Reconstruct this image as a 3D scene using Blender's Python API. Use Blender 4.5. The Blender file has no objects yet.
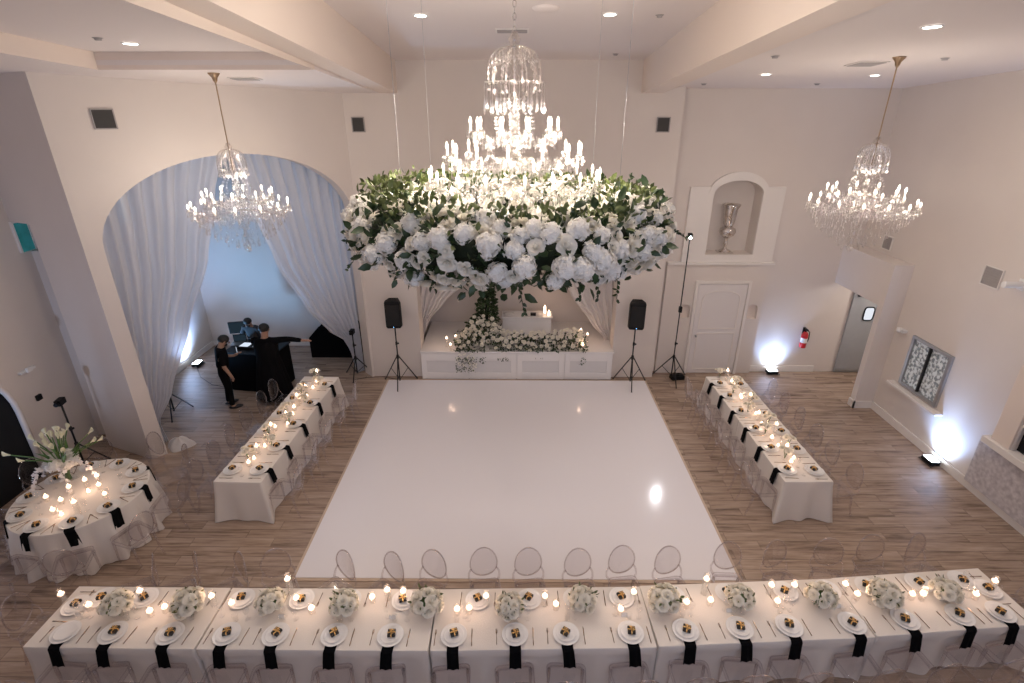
import bpy, bmesh, math, random
from mathutils import Vector, Matrix
R = math.radians
PI = math.pi
S = bpy.context.scene
COL = S.collection
rnd = random.Random(7)

# ------------------------------------------------------------------ materials
def mat(name, col, rough=.5, metal=0, emit=None, es=0, spec=.5, noise=0, nscale=8, bump=0, bscale=40, coat=0, trans=0, sss=0, sheen=0):
    m = bpy.data.materials.new(name); m.use_nodes = True
    nt = m.node_tree; b = nt.nodes['Principled BSDF']
    b.inputs['Base Color'].default_value = (*col, 1)
    b.inputs['Roughness'].default_value = rough
    b.inputs['Metallic'].default_value = metal
    b.inputs['Specular IOR Level'].default_value = spec
    b.inputs['Coat Weight'].default_value = coat
    if sheen: b.inputs['Sheen Weight'].default_value = sheen
    if emit:
        b.inputs['Emission Color'].default_value = (*emit, 1); b.inputs['Emission Strength'].default_value = es
    tc = nt.nodes.new('ShaderNodeTexCoord')
    if noise:
        n = nt.nodes.new('ShaderNodeTexNoise'); n.inputs['Scale'].default_value = nscale; n.inputs['Detail'].default_value = 4
        nt.links.new(tc.outputs['Object'], n.inputs['Vector'])
        r = nt.nodes.new('ShaderNodeValToRGB')
        r.color_ramp.elements[0].position = .3; r.color_ramp.elements[1].position = .7
        r.color_ramp.elements[0].color = (*[c*(1-noise) for c in col], 1)
        r.color_ramp.elements[1].color = (*[min(1, c*(1+noise)) for c in col], 1)
        nt.links.new(n.outputs['Fac'], r.inputs['Fac']); nt.links.new(r.outputs['Color'], b.inputs['Base Color'])
    if bump:
        n2 = nt.nodes.new('ShaderNodeTexNoise'); n2.inputs['Scale'].default_value = bscale; n2.inputs['Detail'].default_value = 3
        nt.links.new(tc.outputs['Object'], n2.inputs['Vector'])
        bp = nt.nodes.new('ShaderNodeBump'); bp.inputs['Strength'].default_value = bump; bp.inputs['Distance'].default_value = .02
        nt.links.new(n2.outputs['Fac'], bp.inputs['Height']); nt.links.new(bp.outputs['Normal'], b.inputs['Normal'])
    return m

def glassmat(name, tint=(.95, .95, .96), power=4.0, rough=.03, gain=.7, base=.04, gcol=(1, 1, 1)):
    m = bpy.data.materials.new(name); m.use_nodes = True
    nt = m.node_tree; nt.nodes.clear()
    o = nt.nodes.new('ShaderNodeOutputMaterial'); mx = nt.nodes.new('ShaderNodeMixShader')
    t = nt.nodes.new('ShaderNodeBsdfTransparent'); t.inputs['Color'].default_value = (*tint, 1)
    g = nt.nodes.new('ShaderNodeBsdfGlossy'); g.inputs['Roughness'].default_value = rough; g.inputs['Color'].default_value = (*gcol, 1)
    fr = nt.nodes.new('ShaderNodeLayerWeight'); fr.inputs['Blend'].default_value = .5
    pw = nt.nodes.new('ShaderNodeMath'); pw.operation = 'POWER'; pw.inputs[1].default_value = power
    ma = nt.nodes.new('ShaderNodeMath'); ma.operation = 'MULTIPLY_ADD'; ma.use_clamp = True
    ma.inputs[1].default_value = gain; ma.inputs[2].default_value = base
    nt.links.new(fr.outputs['Facing'], pw.inputs[0]); nt.links.new(pw.outputs[0], ma.inputs[0]); nt.links.new(ma.outputs[0], mx.inputs[0])
    nt.links.new(t.outputs[0], mx.inputs[1]); nt.links.new(g.outputs[0], mx.inputs[2]); nt.links.new(mx.outputs[0], o.inputs[0])
    return m

def translucent(name, col, fac=.4, transp=.0):
    m = bpy.data.materials.new(name); m.use_nodes = True
    nt = m.node_tree; nt.nodes.clear()
    o = nt.nodes.new('ShaderNodeOutputMaterial'); mx = nt.nodes.new('ShaderNodeMixShader'); mx.inputs[0].default_value = fac
    d = nt.nodes.new('ShaderNodeBsdfDiffuse'); d.inputs['Color'].default_value = (*col, 1)
    t = nt.nodes.new('ShaderNodeBsdfTranslucent'); t.inputs['Color'].default_value = (*col, 1)
    nt.links.new(d.outputs[0], mx.inputs[1]); nt.links.new(t.outputs[0], mx.inputs[2])
    if transp:
        m2 = nt.nodes.new('ShaderNodeMixShader'); m2.inputs[0].default_value = transp
        tr = nt.nodes.new('ShaderNodeBsdfTransparent')
        nt.links.new(mx.outputs[0], m2.inputs[1]); nt.links.new(tr.outputs[0], m2.inputs[2]); nt.links.new(m2.outputs[0], o.inputs[0])
    else: nt.links.new(mx.outputs[0], o.inputs[0])
    return m

def emitmat(name, col, s):
    m = bpy.data.materials.new(name); m.use_nodes = True
    nt = m.node_tree; nt.nodes.clear()
    o = nt.nodes.new('ShaderNodeOutputMaterial'); e = nt.nodes.new('ShaderNodeEmission')
    e.inputs[0].default_value = (*col, 1); e.inputs[1].default_value = s
    nt.links.new(e.outputs[0], o.inputs[0])
    return m

def woodfloor():
    m = bpy.data.materials.new('floor_planks'); m.use_nodes = True
    nt = m.node_tree; b = nt.nodes['Principled BSDF']; L = nt.links.new
    tc = nt.nodes.new('ShaderNodeTexCoord')
    br = nt.nodes.new('ShaderNodeTexBrick')
    br.inputs['Color1'].default_value = (.25, .25, .25, 1); br.inputs['Color2'].default_value = (.75, .75, .75, 1)
    br.inputs['Mortar'].default_value = (0.0, 0.0, 0.0, 1)
    br.inputs['Scale'].default_value = 1; br.inputs['Mortar Size'].default_value = .0025
    br.inputs['Brick Width'].default_value = 1.25; br.inputs['Row Height'].default_value = .185; br.offset = .37; br.inputs['Bias'].default_value = 0
    L(tc.outputs['Object'], br.inputs['Vector'])
    mp = nt.nodes.new('ShaderNodeMapping'); mp.inputs['Scale'].default_value = (.9, 9, 1); L(tc.outputs['Object'], mp.inputs['Vector'])
    # shift grain per plank
    ad = nt.nodes.new('ShaderNodeVectorMath'); ad.operation = 'ADD'
    sc = nt.nodes.new('ShaderNodeVectorMath'); sc.operation = 'SCALE'; sc.inputs['Scale'].default_value = 11
    L(br.outputs['Color'], sc.inputs[0]); L(mp.outputs[0], ad.inputs[0]); L(sc.outputs[0], ad.inputs[1])
    n = nt.nodes.new('ShaderNodeTexNoise'); n.inputs['Scale'].default_value = 1.6; n.inputs['Detail'].default_value = 7; n.inputs['Roughness'].default_value = .62
    L(ad.outputs[0], n.inputs['Vector'])
    mixf = nt.nodes.new('ShaderNodeMath'); mixf.operation = 'MULTIPLY_ADD'; mixf.inputs[1].default_value = .32
    sep = nt.nodes.new('ShaderNodeSeparateColor'); L(br.outputs['Color'], sep.inputs[0])
    L(sep.outputs[0], mixf.inputs[0]); L(n.outputs['Fac'], mixf.inputs[2])
    r = nt.nodes.new('ShaderNodeValToRGB')
    e = r.color_ramp.elements
    e[0].position = .38; e[0].color = (.10, .068, .050, 1)
    e[1].position = .9; e[1].color = (.50, .38, .295, 1)
    q = e.new(.6); q.color = (.32, .228, .170, 1)
    L(mixf.outputs[0], r.inputs['Fac'])
    mm = nt.nodes.new('ShaderNodeMix'); mm.data_type = 'RGBA'; mm.inputs['B'].default_value = (.06, .045, .035, 1)
    mfa = nt.nodes.new('ShaderNodeMath'); mfa.operation = 'MULTIPLY'; mfa.inputs[1].default_value = .7
    L(br.outputs['Fac'], mfa.inputs[0]); L(mfa.outputs[0], mm.inputs['Factor']); L(r.outputs['Color'], mm.inputs['A'])
    L(mm.outputs['Result'], b.inputs['Base Color'])
    b.inputs['Roughness'].default_value = .27
    bp = nt.nodes.new('ShaderNodeBump'); bp.inputs['Strength'].default_value = .12; bp.inputs['Distance'].default_value = .01
    L(n.outputs['Fac'], bp.inputs['Height']); L(bp.outputs['Normal'], b.inputs['Normal'])
    return m

def seeded():   # frosted serving-window glass; sparkle painted in as bright and dark patches
    m = bpy.data.materials.new('hammered_glass'); m.use_nodes = True
    nt = m.node_tree; b = nt.nodes['Principled BSDF']; L = nt.links.new
    tc = nt.nodes.new('ShaderNodeTexCoord')
    v = nt.nodes.new('ShaderNodeTexVoronoi'); v.inputs['Scale'].default_value = 26; v.feature = 'DISTANCE_TO_EDGE'
    n = nt.nodes.new('ShaderNodeTexNoise'); n.inputs['Scale'].default_value = 9; n.inputs['Detail'].default_value = 5
    L(tc.outputs['Object'], n.inputs['Vector']); L(n.outputs['Color'], v.inputs['Vector'])
    n3 = nt.nodes.new('ShaderNodeTexNoise'); n3.inputs['Scale'].default_value = 15; n3.inputs['Detail'].default_value = 3; L(tc.outputs['Object'], n3.inputs['Vector'])
    r = nt.nodes.new('ShaderNodeValToRGB'); e = r.color_ramp.elements
    e[0].position = .42; e[0].color = (.25, .30, .33, 1); e[1].position = .56; e[1].color = (.85, .93, .97, 1)
    L(n3.outputs['Fac'], r.inputs['Fac']); L(r.outputs['Color'], b.inputs['Base Color'])
    b.inputs['Roughness'].default_value = .15
    bp = nt.nodes.new('ShaderNodeBump'); bp.inputs['Strength'].default_value = .8; bp.inputs['Distance'].default_value = .03
    L(n3.outputs['Fac'], bp.inputs['Height']); L(bp.outputs['Normal'], b.inputs['Normal'])
    return m

def brickmat():
    m = bpy.data.materials.new('whitewashed_stone'); m.use_nodes = True
    nt = m.node_tree; b = nt.nodes['Principled BSDF']; L = nt.links.new
    tc = nt.nodes.new('ShaderNodeTexCoord')
    mp = nt.nodes.new('ShaderNodeMapping'); mp.inputs['Rotation'].default_value = (0, R(90), 0); L(tc.outputs['Object'], mp.inputs['Vector'])
    n = nt.nodes.new('ShaderNodeTexNoise'); n.inputs['Scale'].default_value = 14; n.inputs['Detail'].default_value = 6; L(tc.outputs['Object'], n.inputs['Vector'])
    r = nt.nodes.new('ShaderNodeValToRGB'); e = r.color_ramp.elements
    e[0].position = .3; e[0].color = (.42, .38, .39, 1); e[1].position = .7; e[1].color = (.66, .62, .62, 1)
    L(n.outputs['Fac'], r.inputs['Fac']); L(r.outputs['Color'], b.inputs['Base Color'])
    b.inputs['Roughness'].default_value = .85
    bp = nt.nodes.new('ShaderNodeBump'); bp.inputs['Strength'].default_value = .5
    L(n.outputs['Fac'], bp.inputs['Height']); L(bp.outputs['Normal'], b.inputs['Normal'])
    return m

M = dict(
    wall=mat('wall_plaster', (.72, .65, .60), .75, bump=.05, bscale=60, noise=.015, nscale=1.5),
    ceil=mat('ceiling_plaster', (.78, .71, .68), .8, bump=.04, bscale=80),
    beam=mat('beam_cream_paint', (.79, .685, .61), .75, bump=.04, bscale=60),
    trim=mat('trim_paint', (.80, .75, .71), .5, bump=.02, bscale=30),
    door=mat('white_door_paint', (.76, .72, .71), .45, bump=.02, bscale=30),
    wood=woodfloor(),
    dance=mat('gloss_white_vinyl', (.86, .83, .86), .13, spec=.6, bump=.015, bscale=3),
    dance_edge=mat('floor_edge_tan', (.55, .42, .32), .5, noise=.05),
    stage=mat('gloss_white_laminate', (.84, .81, .8), .12, spec=.5, noise=.01),
    panel=mat('inset_panel_laminate', (.72, .70, .70), .2, noise=.01),
    cloth=mat('ivory_tablecloth', (.76, .70, .64), .85, bump=.15, bscale=90, sheen=.2),
    black_cloth=mat('black_napkin_linen', (.004, .004, .005), .9, spec=.08, bump=.15, bscale=120),
    black=mat('black_plastic', (.005, .005, .006), .55, spec=.25, bump=.05, bscale=150),
    bmetal=mat('black_metal', (.012, .012, .013), .4, metal=.3, bump=.02, bscale=80),
    grille=mat('speaker_grille', (.006, .006, .007), .7, bump=.4, bscale=300),
    china=mat('white_china', (.86, .84, .82), .15, noise=.01),
    gold=mat('gold_ribbon', (.85, .55, .22), .3, metal=.7, noise=.08, nscale=30),
    boxm=mat('black_favor_card', (.012, .010, .010), .5, noise=.1),
    cutlery=mat('bronze_cutlery', (.42, .32, .25), .25, metal=1, noise=.05),
    ghost=glassmat('ghost_acrylic', (.95, .94, .945), 4, .06, .8, .035),
    ghost_edge=glassmat('ghost_acrylic_edge', (.93, .91, .92), 2.5, .08, .7, .09),
    glass=glassmat('clear_glass', (.985, .985, .985), 4, .04, .5, .03),
    water=glassmat('water', (.985, .98, .97), 4, .03, .3, .02),
    crystal=glassmat('cut_crystal', (.94, .93, .92), 2, .16, .6, .22),
    crystal_arm=glassmat('crystal_arm_glass', (.92, .90, .88), 2, .16, .5, .13),
    brass=mat('antique_brass', (.45, .33, .22), .3, metal=1, noise=.05),
    chrome=mat('silver_mercury_glass', (.72, .69, .66), .18, metal=1, noise=.12, nscale=14, bump=.1, bscale=30),
    bulb=emitmat('bulb_glow', (1, .87, .72), 6),
    bulb_side=emitmat('bulb_glow_side', (1, .88, .74), 9),
    candle=mat('ivory_candle_wax', (.9, .82, .70), .5, emit=(1, .66, .48), es=2.6, noise=.02),  # wax emission paints in the glow of the flame
    sleeve=mat('candle_sleeve', (.86, .80, .74), .4, emit=(1, .8, .6), es=.15, noise=.01),  # weak emission paints bulb light onto the sleeves
    flame=emitmat('flame_glow', (1, .68, .42), 16),
    led=emitmat('led_white', (.80, .89, 1), 25),
    down=emitmat('downlight_lens', (1, .93, .86), 9),
    rose=translucent('white_rose_petal', (.98, .94, .85), .35),
    hyd=translucent('white_hydrangea_petal', (.98, .95, .89), .3),
    calla=translucent('calla_petal', (.88, .86, .66), .25),
    orchid=translucent('orchid_petal', (.92, .89, .88), .25),
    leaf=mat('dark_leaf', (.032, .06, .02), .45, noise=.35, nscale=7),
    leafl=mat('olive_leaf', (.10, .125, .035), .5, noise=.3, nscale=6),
    moss=mat('foliage_core', (.012, .02, .008), .9, noise=.3),
    stem=mat('green_stem', (.08, .17, .04), .5, noise=.15),
    sheer=translucent('sheer_voile', (.82, .80, .82), .42, .10),
    sheer2=translucent('ivory_voile', (.9, .86, .84), .4, .0),
    skin=mat('skin', (.40, .24, .17), .55, noise=.04),
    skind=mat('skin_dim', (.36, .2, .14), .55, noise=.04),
    hair=mat('dark_hair', (.012, .009, .008), .6, noise=.2, nscale=40),
    tee=mat('black_cotton', (.005, .005, .006), .9, spec=.08, bump=.1),
    gtee=mat('dark_grey_cotton', (.035, .032, .034), .9, bump=.1),
    trou=mat('black_trousers', (.005, .005, .006), .9, spec=.08, bump=.1),
    shoe=mat('black_shoe', (.008, .008, .009), .5, noise=.1),
    screen=emitmat('screen_cyan', (.14, .24, .34), .09),
    screen2=emitmat('screen_white', (.75, .85, 1), .8),
    steel=mat('grey_door_laminate', (.36, .37, .39), .4, noise=.02),
    alum=mat('aluminium_frame', (.42, .43, .45), .35, metal=.8, noise=.03),
    seeded=seeded(), brick=brickmat(),
    vent=mat('vent_dark', (.05, .045, .042), .6, noise=.05),
    ventg=mat('vent_grey', (.36, .33, .32), .6, noise=.05),
    red=mat('red_enamel', (.55, .02, .025), .3, noise=.03),
    wplas=mat('white_plastic', (.8, .78, .76), .4, noise=.01),
    void=mat('dark_doorway', (.004, .004, .005), .95, noise=.1),  # flat black stands in for the darkness inside openings
    teal=mat('teal_window_glass', (.02, .16, .17), .15, emit=(.05, .4, .42), es=.12, noise=.4, nscale=5),
    nichew=mat('niche_plaster', (.66, .58, .53), .8, bump=.05, bscale=60),
    paper=mat('place_card_paper', (.85, .82, .78), .7, noise=.01),
    brown=mat('cardboard_brown', (.30, .2, .14), .8, noise=.1),
)

# ------------------------------------------------------------------ mesh builder
class MB:
    def __init__(s): s.v = []; s.f = []; s.sm = []
    def add(s, vs, fs, mtx=None, smooth=False):
        n = len(s.v)
        if mtx is None: s.v += [tuple(v) for v in vs]
        else: s.v += [tuple(mtx @ Vector(v)) for v in vs]
        s.f += [tuple(i+n for i in f) for f in fs]; s.sm += [smooth]*len(fs)
        return s
    def box(s, x0, x1, y0, y1, z0, z1, mtx=None):
        vs = [(x0,y0,z0),(x1,y0,z0),(x1,y1,z0),(x0,y1,z0),(x0,y0,z1),(x1,y0,z1),(x1,y1,z1),(x0,y1,z1)]
        return s.add(vs, [(0,3,2,1),(4,5,6,7),(0,1,5,4),(1,2,6,5),(2,3,7,6),(3,0,4,7)], mtx)
    def lathe(s, prof, n=24, mtx=None, smooth=True, caps=True, a0=0, sx=1, sy=1):
        vs = []; fs = []
        for (r, z) in prof:
            for i in range(n):
                a = a0+2*PI*i/n; vs.append((r*math.cos(a)*sx, r*math.sin(a)*sy, z))
        for k in range(len(prof)-1):
            for i in range(n):
                j = (i+1) % n; fs.append((k*n+i, k*n+j, (k+1)*n+j, (k+1)*n+i))
        if caps:
            if prof[0][0] > 1e-5: fs.append(tuple(reversed(range(n))))
            if prof[-1][0] > 1e-5: fs.append(tuple(range((len(prof)-1)*n, len(prof)*n)))
        return s.add(vs, fs, mtx, smooth)
    def cyl(s, p, q, r0, r1=None, n=10, smooth=True):
        return s.tube([p, q], [r0, r0 if r1 is None else r1], n, smooth)
    def tube(s, pts, rs, n=8, smooth=True, closed=False):
        pts = [Vector(p) for p in pts]
        if not isinstance(rs, (list, tuple)): rs = [rs]*len(pts)
        vs = []; fs = []; up = None
        m = len(pts)
        for i, p in enumerate(pts):
            if closed: t = pts[(i+1) % m]-pts[(i-1) % m]
            else: t = pts[min(i+1, m-1)]-pts[max(i-1, 0)]
            t.normalize()
            if up is None:
                up = Vector((0,0,1)) if abs(t.z) < .9 else Vector((1,0,0))
            u = (up - t*up.dot(t)); 
            if u.length < 1e-4: u = t.orthogonal()
            u.normalize(); up = u; w = t.cross(u)
            for k in range(n):
                a = 2*PI*k/n; vs.append(p+(u*math.cos(a)+w*math.sin(a))*rs[i])
        for i in range(m if closed else m-1):
            b = (i+1) % m
            for k in range(n):
                j = (k+1) % n; fs.append((i*n+k, i*n+j, b*n+j, b*n+k))
        if not closed:
            fs.append(tuple(reversed(range(n)))); fs.append(tuple(range((m-1)*n, m*n)))
        return s.add(vs, fs, None, smooth)
    def sphere(s, c, r, n=10, m=7, sx=1, sy=1, sz=1, mtx=None):
        vs = []; fs = []
        vs.append((c[0], c[1], c[2]-r*sz))
        for k in range(1, m):
            a = -PI/2+PI*k/m
            for i in range(n):
                b = 2*PI*i/n
                vs.append((c[0]+r*sx*math.cos(a)*math.cos(b), c[1]+r*sy*math.cos(a)*math.sin(b), c[2]+r*sz*math.sin(a)))
        vs.append((c[0], c[1], c[2]+r*sz)); t = len(vs)-1
        for i in range(n):
            j = (i+1) % n; fs.append((0, 1+j, 1+i)); fs.append((t, t-n+i, t-n+j))
        for k in range(m-2):
            for i in range(n):
                j = (i+1) % n; fs.append((1+k*n+i, 1+k*n+j, 1+(k+1)*n+j, 1+(k+1)*n+i))
        return s.add(vs, fs, mtx, True)
    def grid(s, fn, nu, nv, smooth=True, closed_u=False):
        vs = [fn(i/nu, j/nv) for j in range(nv+1) for i in range(nu+(0 if closed_u else 1))]
        w = nu if closed_u else nu+1
        fs = []
        for j in range(nv):
            for i in range(nu):
                i2 = (i+1) % w
                fs.append((j*w+i, j*w+i2, (j+1)*w+i2, (j+1)*w+i))
        return s.add(vs, fs, None, smooth)
    def mesh(s, name):
        me = bpy.data.meshes.new(name); me.from_pydata(s.v, [], s.f)
        me.polygons.foreach_set('use_smooth', s.sm); me.update(); return me
    def obj(s, name, m, parent=None, loc=None, rot=None, bevel=0, solid=0):
        me = s.mesh(name); me.materials.append(m)
        o = bpy.data.objects.new(name, me); COL.objects.link(o)
        if parent: o.parent = parent
        if loc: o.location = loc
        if rot: o.rotation_euler = rot
        if bevel:
            b = o.modifiers.new('bevel', 'BEVEL'); b.width = bevel; b.segments = 2; b.limit_method = 'ANGLE'
        if solid:
            b = o.modifiers.new('solid', 'SOLIDIFY'); b.thickness = solid; b.offset = 0
        return o

def tag(o, label=None, cat=None, group=None, kind=None):
    if label: o['label'] = label
    if cat: o['category'] = cat
    if group: o['group'] = group
    if kind: o['kind'] = kind
    return o
def empty(name, loc, rz=0, label=None, cat=None, group=None):
    o = bpy.data.objects.new(name, None); COL.objects.link(o); o.empty_display_size = .1
    o.location = loc; o.rotation_euler = (0, 0, rz); tag(o, label, cat, group); return o
def kids(o): return [c for c in KIDS.get(o.name, [])]
KIDS = {}
def index_kids():
    KIDS.clear()
    for o in bpy.data.objects:
        if o.parent: KIDS.setdefault(o.parent.name, []).append(o)
def copy_tree(o, parent=None):
    c = o.copy(); COL.objects.link(c)
    if parent: c.parent = parent
    for ch in KIDS.get(o.name, []): copy_tree(ch, c)
    return c
class Proto:      # first use moves the prototype itself, later uses copy it
    def __init__(s, root):
        s.root = root; s.used = False; s.tree = None
    def _snap(s, o): return (o, [s._snap(c) for c in o.children])
    def _copy(s, t, parent=None):
        c = t[0].copy(); COL.objects.link(c)
        if parent: c.parent = parent
        for ch in t[1]: s._copy(ch, c)
        return c
    def put(s, loc, rz=0, label=None, group=None, scale=None, rot=None):
        if not s.used:
            s.used = True; s.tree = s._snap(s.root); o = s.root
        else: o = s._copy(s.tree)
        o.location = loc; o.rotation_euler = rot if rot else (0, 0, rz)
        if scale: o.scale = (scale, scale, scale) if not isinstance(scale, tuple) else scale
        if label: o['label'] = label
        if group: o['group'] = group
        return o
def light(name, typ, loc, power, col=(1,1,1), size=.1, rot=None, spot=None, blend=.5, parent=None):
    l = bpy.data.lights.new(name, typ); l.energy = power; l.color = col
    if typ == 'SPOT': l.spot_size = R(spot); l.spot_blend = blend
    if typ in ('POINT', 'SPOT'): l.shadow_soft_size = size
    o = bpy.data.objects.new(name, l); COL.objects.link(o); o.location = loc
    if rot: o.rotation_euler = rot
    if parent: o.parent = parent
    return o

# ------------------------------------------------------------------ camera
f_px = 527.0
pitch = math.atan((341.5-112)/f_px); yaw = R(.4486); H = 6.1
cd = bpy.data.cameras.new('camera'); cam = bpy.data.objects.new('camera', cd); COL.objects.link(cam)
cam.location = (0, 0, H); cam.rotation_euler = (R(90)-pitch, 0, yaw)
cd.sensor_width = 36; cd.lens = 36*f_px/1024; cd.clip_end = 60; cd.clip_start = .05
S.camera = cam

# ------------------------------------------------------------------ the room
def struct(o, kind='structure'): o['kind'] = kind; return o
def zc(Y): return 7.05+.08*(11.8-Y)       # centre ceiling
def zb(Y): return 6.45+.065*(11.8-Y)      # beam undersides
def zr(Y): return 6.55+.06*(12.15-Y)      # right ceiling
def zl(Y): return 6.45+.05*(11.8-Y)       # left soffit
YF = -2.0

b = MB(); b.box(-12, 11.2, YF-.2, 14.2, -.2, 0); struct(b.obj('floor', M['wood']))

def slab(bm, x0, x1, y0, y1, fz, t=.12):
    vs = [(x0,y0,fz(y0)),(x1,y0,fz(y0)),(x1,y1,fz(y1)),(x0,y1,fz(y1)),(x0,y0,fz(y0)+t),(x1,y0,fz(y0)+t),(x1,y1,fz(y1)+t),(x0,y1,fz(y1)+t)]
    bm.add(vs, [(0,3,2,1),(4,5,6,7),(0,1,5,4),(1,2,6,5),(2,3,7,6),(3,0,4,7)])
b = MB()
slab(b, -2.42, 2.52, YF, 11.95, zc)
slab(b, 2.95, 11.2, YF, 12.5, zr)
# left soffit with the raised coffer
slab(b, -12, -5.78, YF, 14.2, zl); slab(b, -5.78, -2.78, 8.12, 14.2, zl)
slab(b, -5.9, -2.7, YF, 8.3, lambda y: zl(y)+.22)
slab(b, -12, 11.2, 11.9, 14.2, lambda y: 7.3)
struct(b.obj('ceiling', M['ceil']))
# coffer sides
b = MB()
def vface(bm, x0, y0, x1, y1, f0, f1):
    bm.add([(x0,y0,f0(y0)),(x1,y1,f0(y1)),(x1,y1,f1(y1)),(x0,y0,f1(y0))], [(0,1,2,3)])
b.add([(-5.78,8.12,zl(8.12)),(-2.78,8.12,zl(8.12)),(-2.78,8.14,zl(8.12)+.23),(-5.78,8.14,zl(8.12)+.23)], [(0,1,2,3)])
vface(b, -5.78, YF, -5.78, 8.12, zl, lambda y: zl(y)+.23)
vface(b, -2.78, YF, -2.78, 8.12, zl, lambda y: zl(y)+.23)
struct(b.obj('trim_1', M['beam'], solid=.01))
# beams
def beam(name, x0, x1):
    bb = MB()
    vs = []
    for y in (YF, 11.8):
        for x in (x0, x1): vs += [(x, y, zb(y)), (x, y, zc(y)+.05)]
    bb.add(vs, [(0,1,3,2),(4,6,7,5),(0,4,5,1),(2,3,7,6),(0,2,6,4),(1,5,7,3)])
    return struct(bb.obj(name, M['beam']))
beam('trim_2', -2.78, -2.42); beam('trim_3', 2.52, 2.95)

def wall_plain(name, p0, p1, z1, t=.2, z0=0, m='wall', bm=None):
    (x0, y0), (x1, y1) = p0, p1
    ux, uy = x1-x0, y1-y0; L = math.hypot(ux, uy); nx, ny = -uy/L*t, ux/L*t
    bb = bm or MB()
    vs = [(x0,y0,z0),(x1,y1,z0),(x1+nx,y1+ny,z0),(x0+nx,y0+ny,z0),(x0,y0,z1),(x1,y1,z1),(x1+nx,y1+ny,z1),(x0+nx,y0+ny,z1)]
    bb.add(vs, [(0,3,2,1),(4,5,6,7),(0,1,5,4),(1,2,6,5),(2,3,7,6),(3,0,4,7)])
    if bm is None: return struct(bb.obj(name, M[m]))
# wall with an arched or square opening; built as columns in (s, z), thickness to the left of p0->p1
def wall_open(name, p0, p1, z1, s0, s1, spring, rise, t=.3, N=32, m='wall', parent=None):
    (x0, y0), (x1, y1) = p0, p1
    L = math.hypot(x1-x0, y1-y0); ux, uy = (x1-x0)/L, (y1-y0)/L; nx, ny = -uy, ux
    def pt(s, z, d): return (x0+ux*s+nx*d, y0+uy*s+ny*d, z)
    bb = MB(); c = (s0+s1)/2; a = (s1-s0)/2
    def col(sa, sb, za, zb_):
        # za, zb_: bottoms
        vs = [pt(sa,za,0),pt(sb,zb_,0),pt(sb,z1,0),pt(sa,z1,0),pt(sa,za,t),pt(sb,zb_,t),pt(sb,z1,t),pt(sa,z1,t)]
        bb.add(vs, [(0,1,2,3),(5,4,7,6),(0,4,5,1),(3,2,6,7)])
    if s0 > 0: col(0, s0, 0, 0)
    if s1 < L: col(s1, L, 0, 0)
    def top(s):
        q = max(0, 1-((s-c)/a)**2); return spring+rise*math.sqrt(q)
    ss = [c-a*math.cos(PI*i/N) for i in range(N+1)]
    for i in range(N): col(ss[i], ss[i+1], top(ss[i]), top(ss[i+1]))
    for s in (s0, s1):
        zt = spring
        bb.add([pt(s,0,0),pt(s,0,t),pt(s,zt,t),pt(s,zt,0)], [(0,1,2,3)])
    for s in (0, L): bb.add([pt(s,0,0),pt(s,0,t),pt(s,z1,t),pt(s,z1,0)], [(0,1,2,3)])
    o = bb.obj(name, M[m], parent); 
    if not parent: struct(o)
    return o
# oblique left wall with the big arch
wall_open('wall_left_arch', (-6.95, 8.3), (-3.55, 11.8), 7.0, .26, 4.82, 4.0, 1.4, t=.33)
# left wall beyond, lintel over an opening
lw0 = (-8.1-1.86*1.9, 8.75+.73*1.9)
d_ = math.hypot(1.15, .45); ux, uy = 1.15/d_, -.45/d_
ps = (-8.1-ux*3.2, 8.75-uy*3.2)
wall_open('wall_left_lintel', ps, (-6.95, 8.3), 7.2, .4, 3.2, 4.39, 0.001, t=.28)
# alcove behind the arch
b = MB(); wall_plain('', (-8.75, 13.7), (-2.6, 13.7), 7.2, bm=b); struct(b.obj('wall_alcove_back', M['wall']))
b = MB(); wall_plain('', (-8.62, 9.3), (-8.62, 13.75), 7.2, bm=b); struct(b.obj('wall_alcove_left', M['wall']))
b = MB(); b.box(-8.93, -8.02, 9.14, 9.3, 0, 3.84); b.box(-8.93, -8.45, 9.3, 9.45, 0, 7.2); struct(b.obj('wall_left_recess', M['wall']))
# far-left wall with the dark arched doorway
b = MB(); b.box(-8.93, -8.6, 8.0, 9.35, 0, 7.2); b.box(-8.93, -8.6, YF, 6.0, 0, 7.2); struct(b.obj('wall_left', M['wall']))
wall_open('wall_left_door', (-8.6, 6.0), (-8.6, 8.0), 7.2, .2, 1.80, 1.35, .95, t=.33)
b = MB(); b.box(-8.75, -8.64, 6.21, 7.79, 0, 2.2); struct(b.obj('doorway_void', M['void']))  # black panel painted as the darkness inside the opening
b = MB()
pts = [(-8.585, 6.2, 0), (-8.585, 6.2, 1.35)]+[(-8.585, 7.0-.8*math.cos(PI*i/14), 1.35+.95*math.sin(PI*i/14)) for i in range(1, 14)]+[(-8.585, 7.8, 1.35), (-8.585, 7.8, 0)]
b.tube(pts, .05, 6); struct(b.obj('trim_4', M['wall']))
# pier walls and the stage recess
def arch_box(): pass
wall_open('wall_back_center', (-3.55, 11.8), (3.42, 11.8), 7.4, 1.22, 5.93, 3.3, .75, t=.45)
b = MB(); b.box(3.05, 3.42, 12.2, 12.35, 0, 7.0); struct(b.obj('wall_pier_return', M['wall']))
b = MB(); wall_plain('', (-2.62, 13.7), (2.9, 13.7), 7.4, bm=b)
b.box(-2.75, -2.6, 12.25, 13.8, 0, 7.2); b.box(2.6, 2.75, 12.25, 13.8, 0, 7.2)
struct(b.obj('wall_stage_recess', M['wall']))
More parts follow.
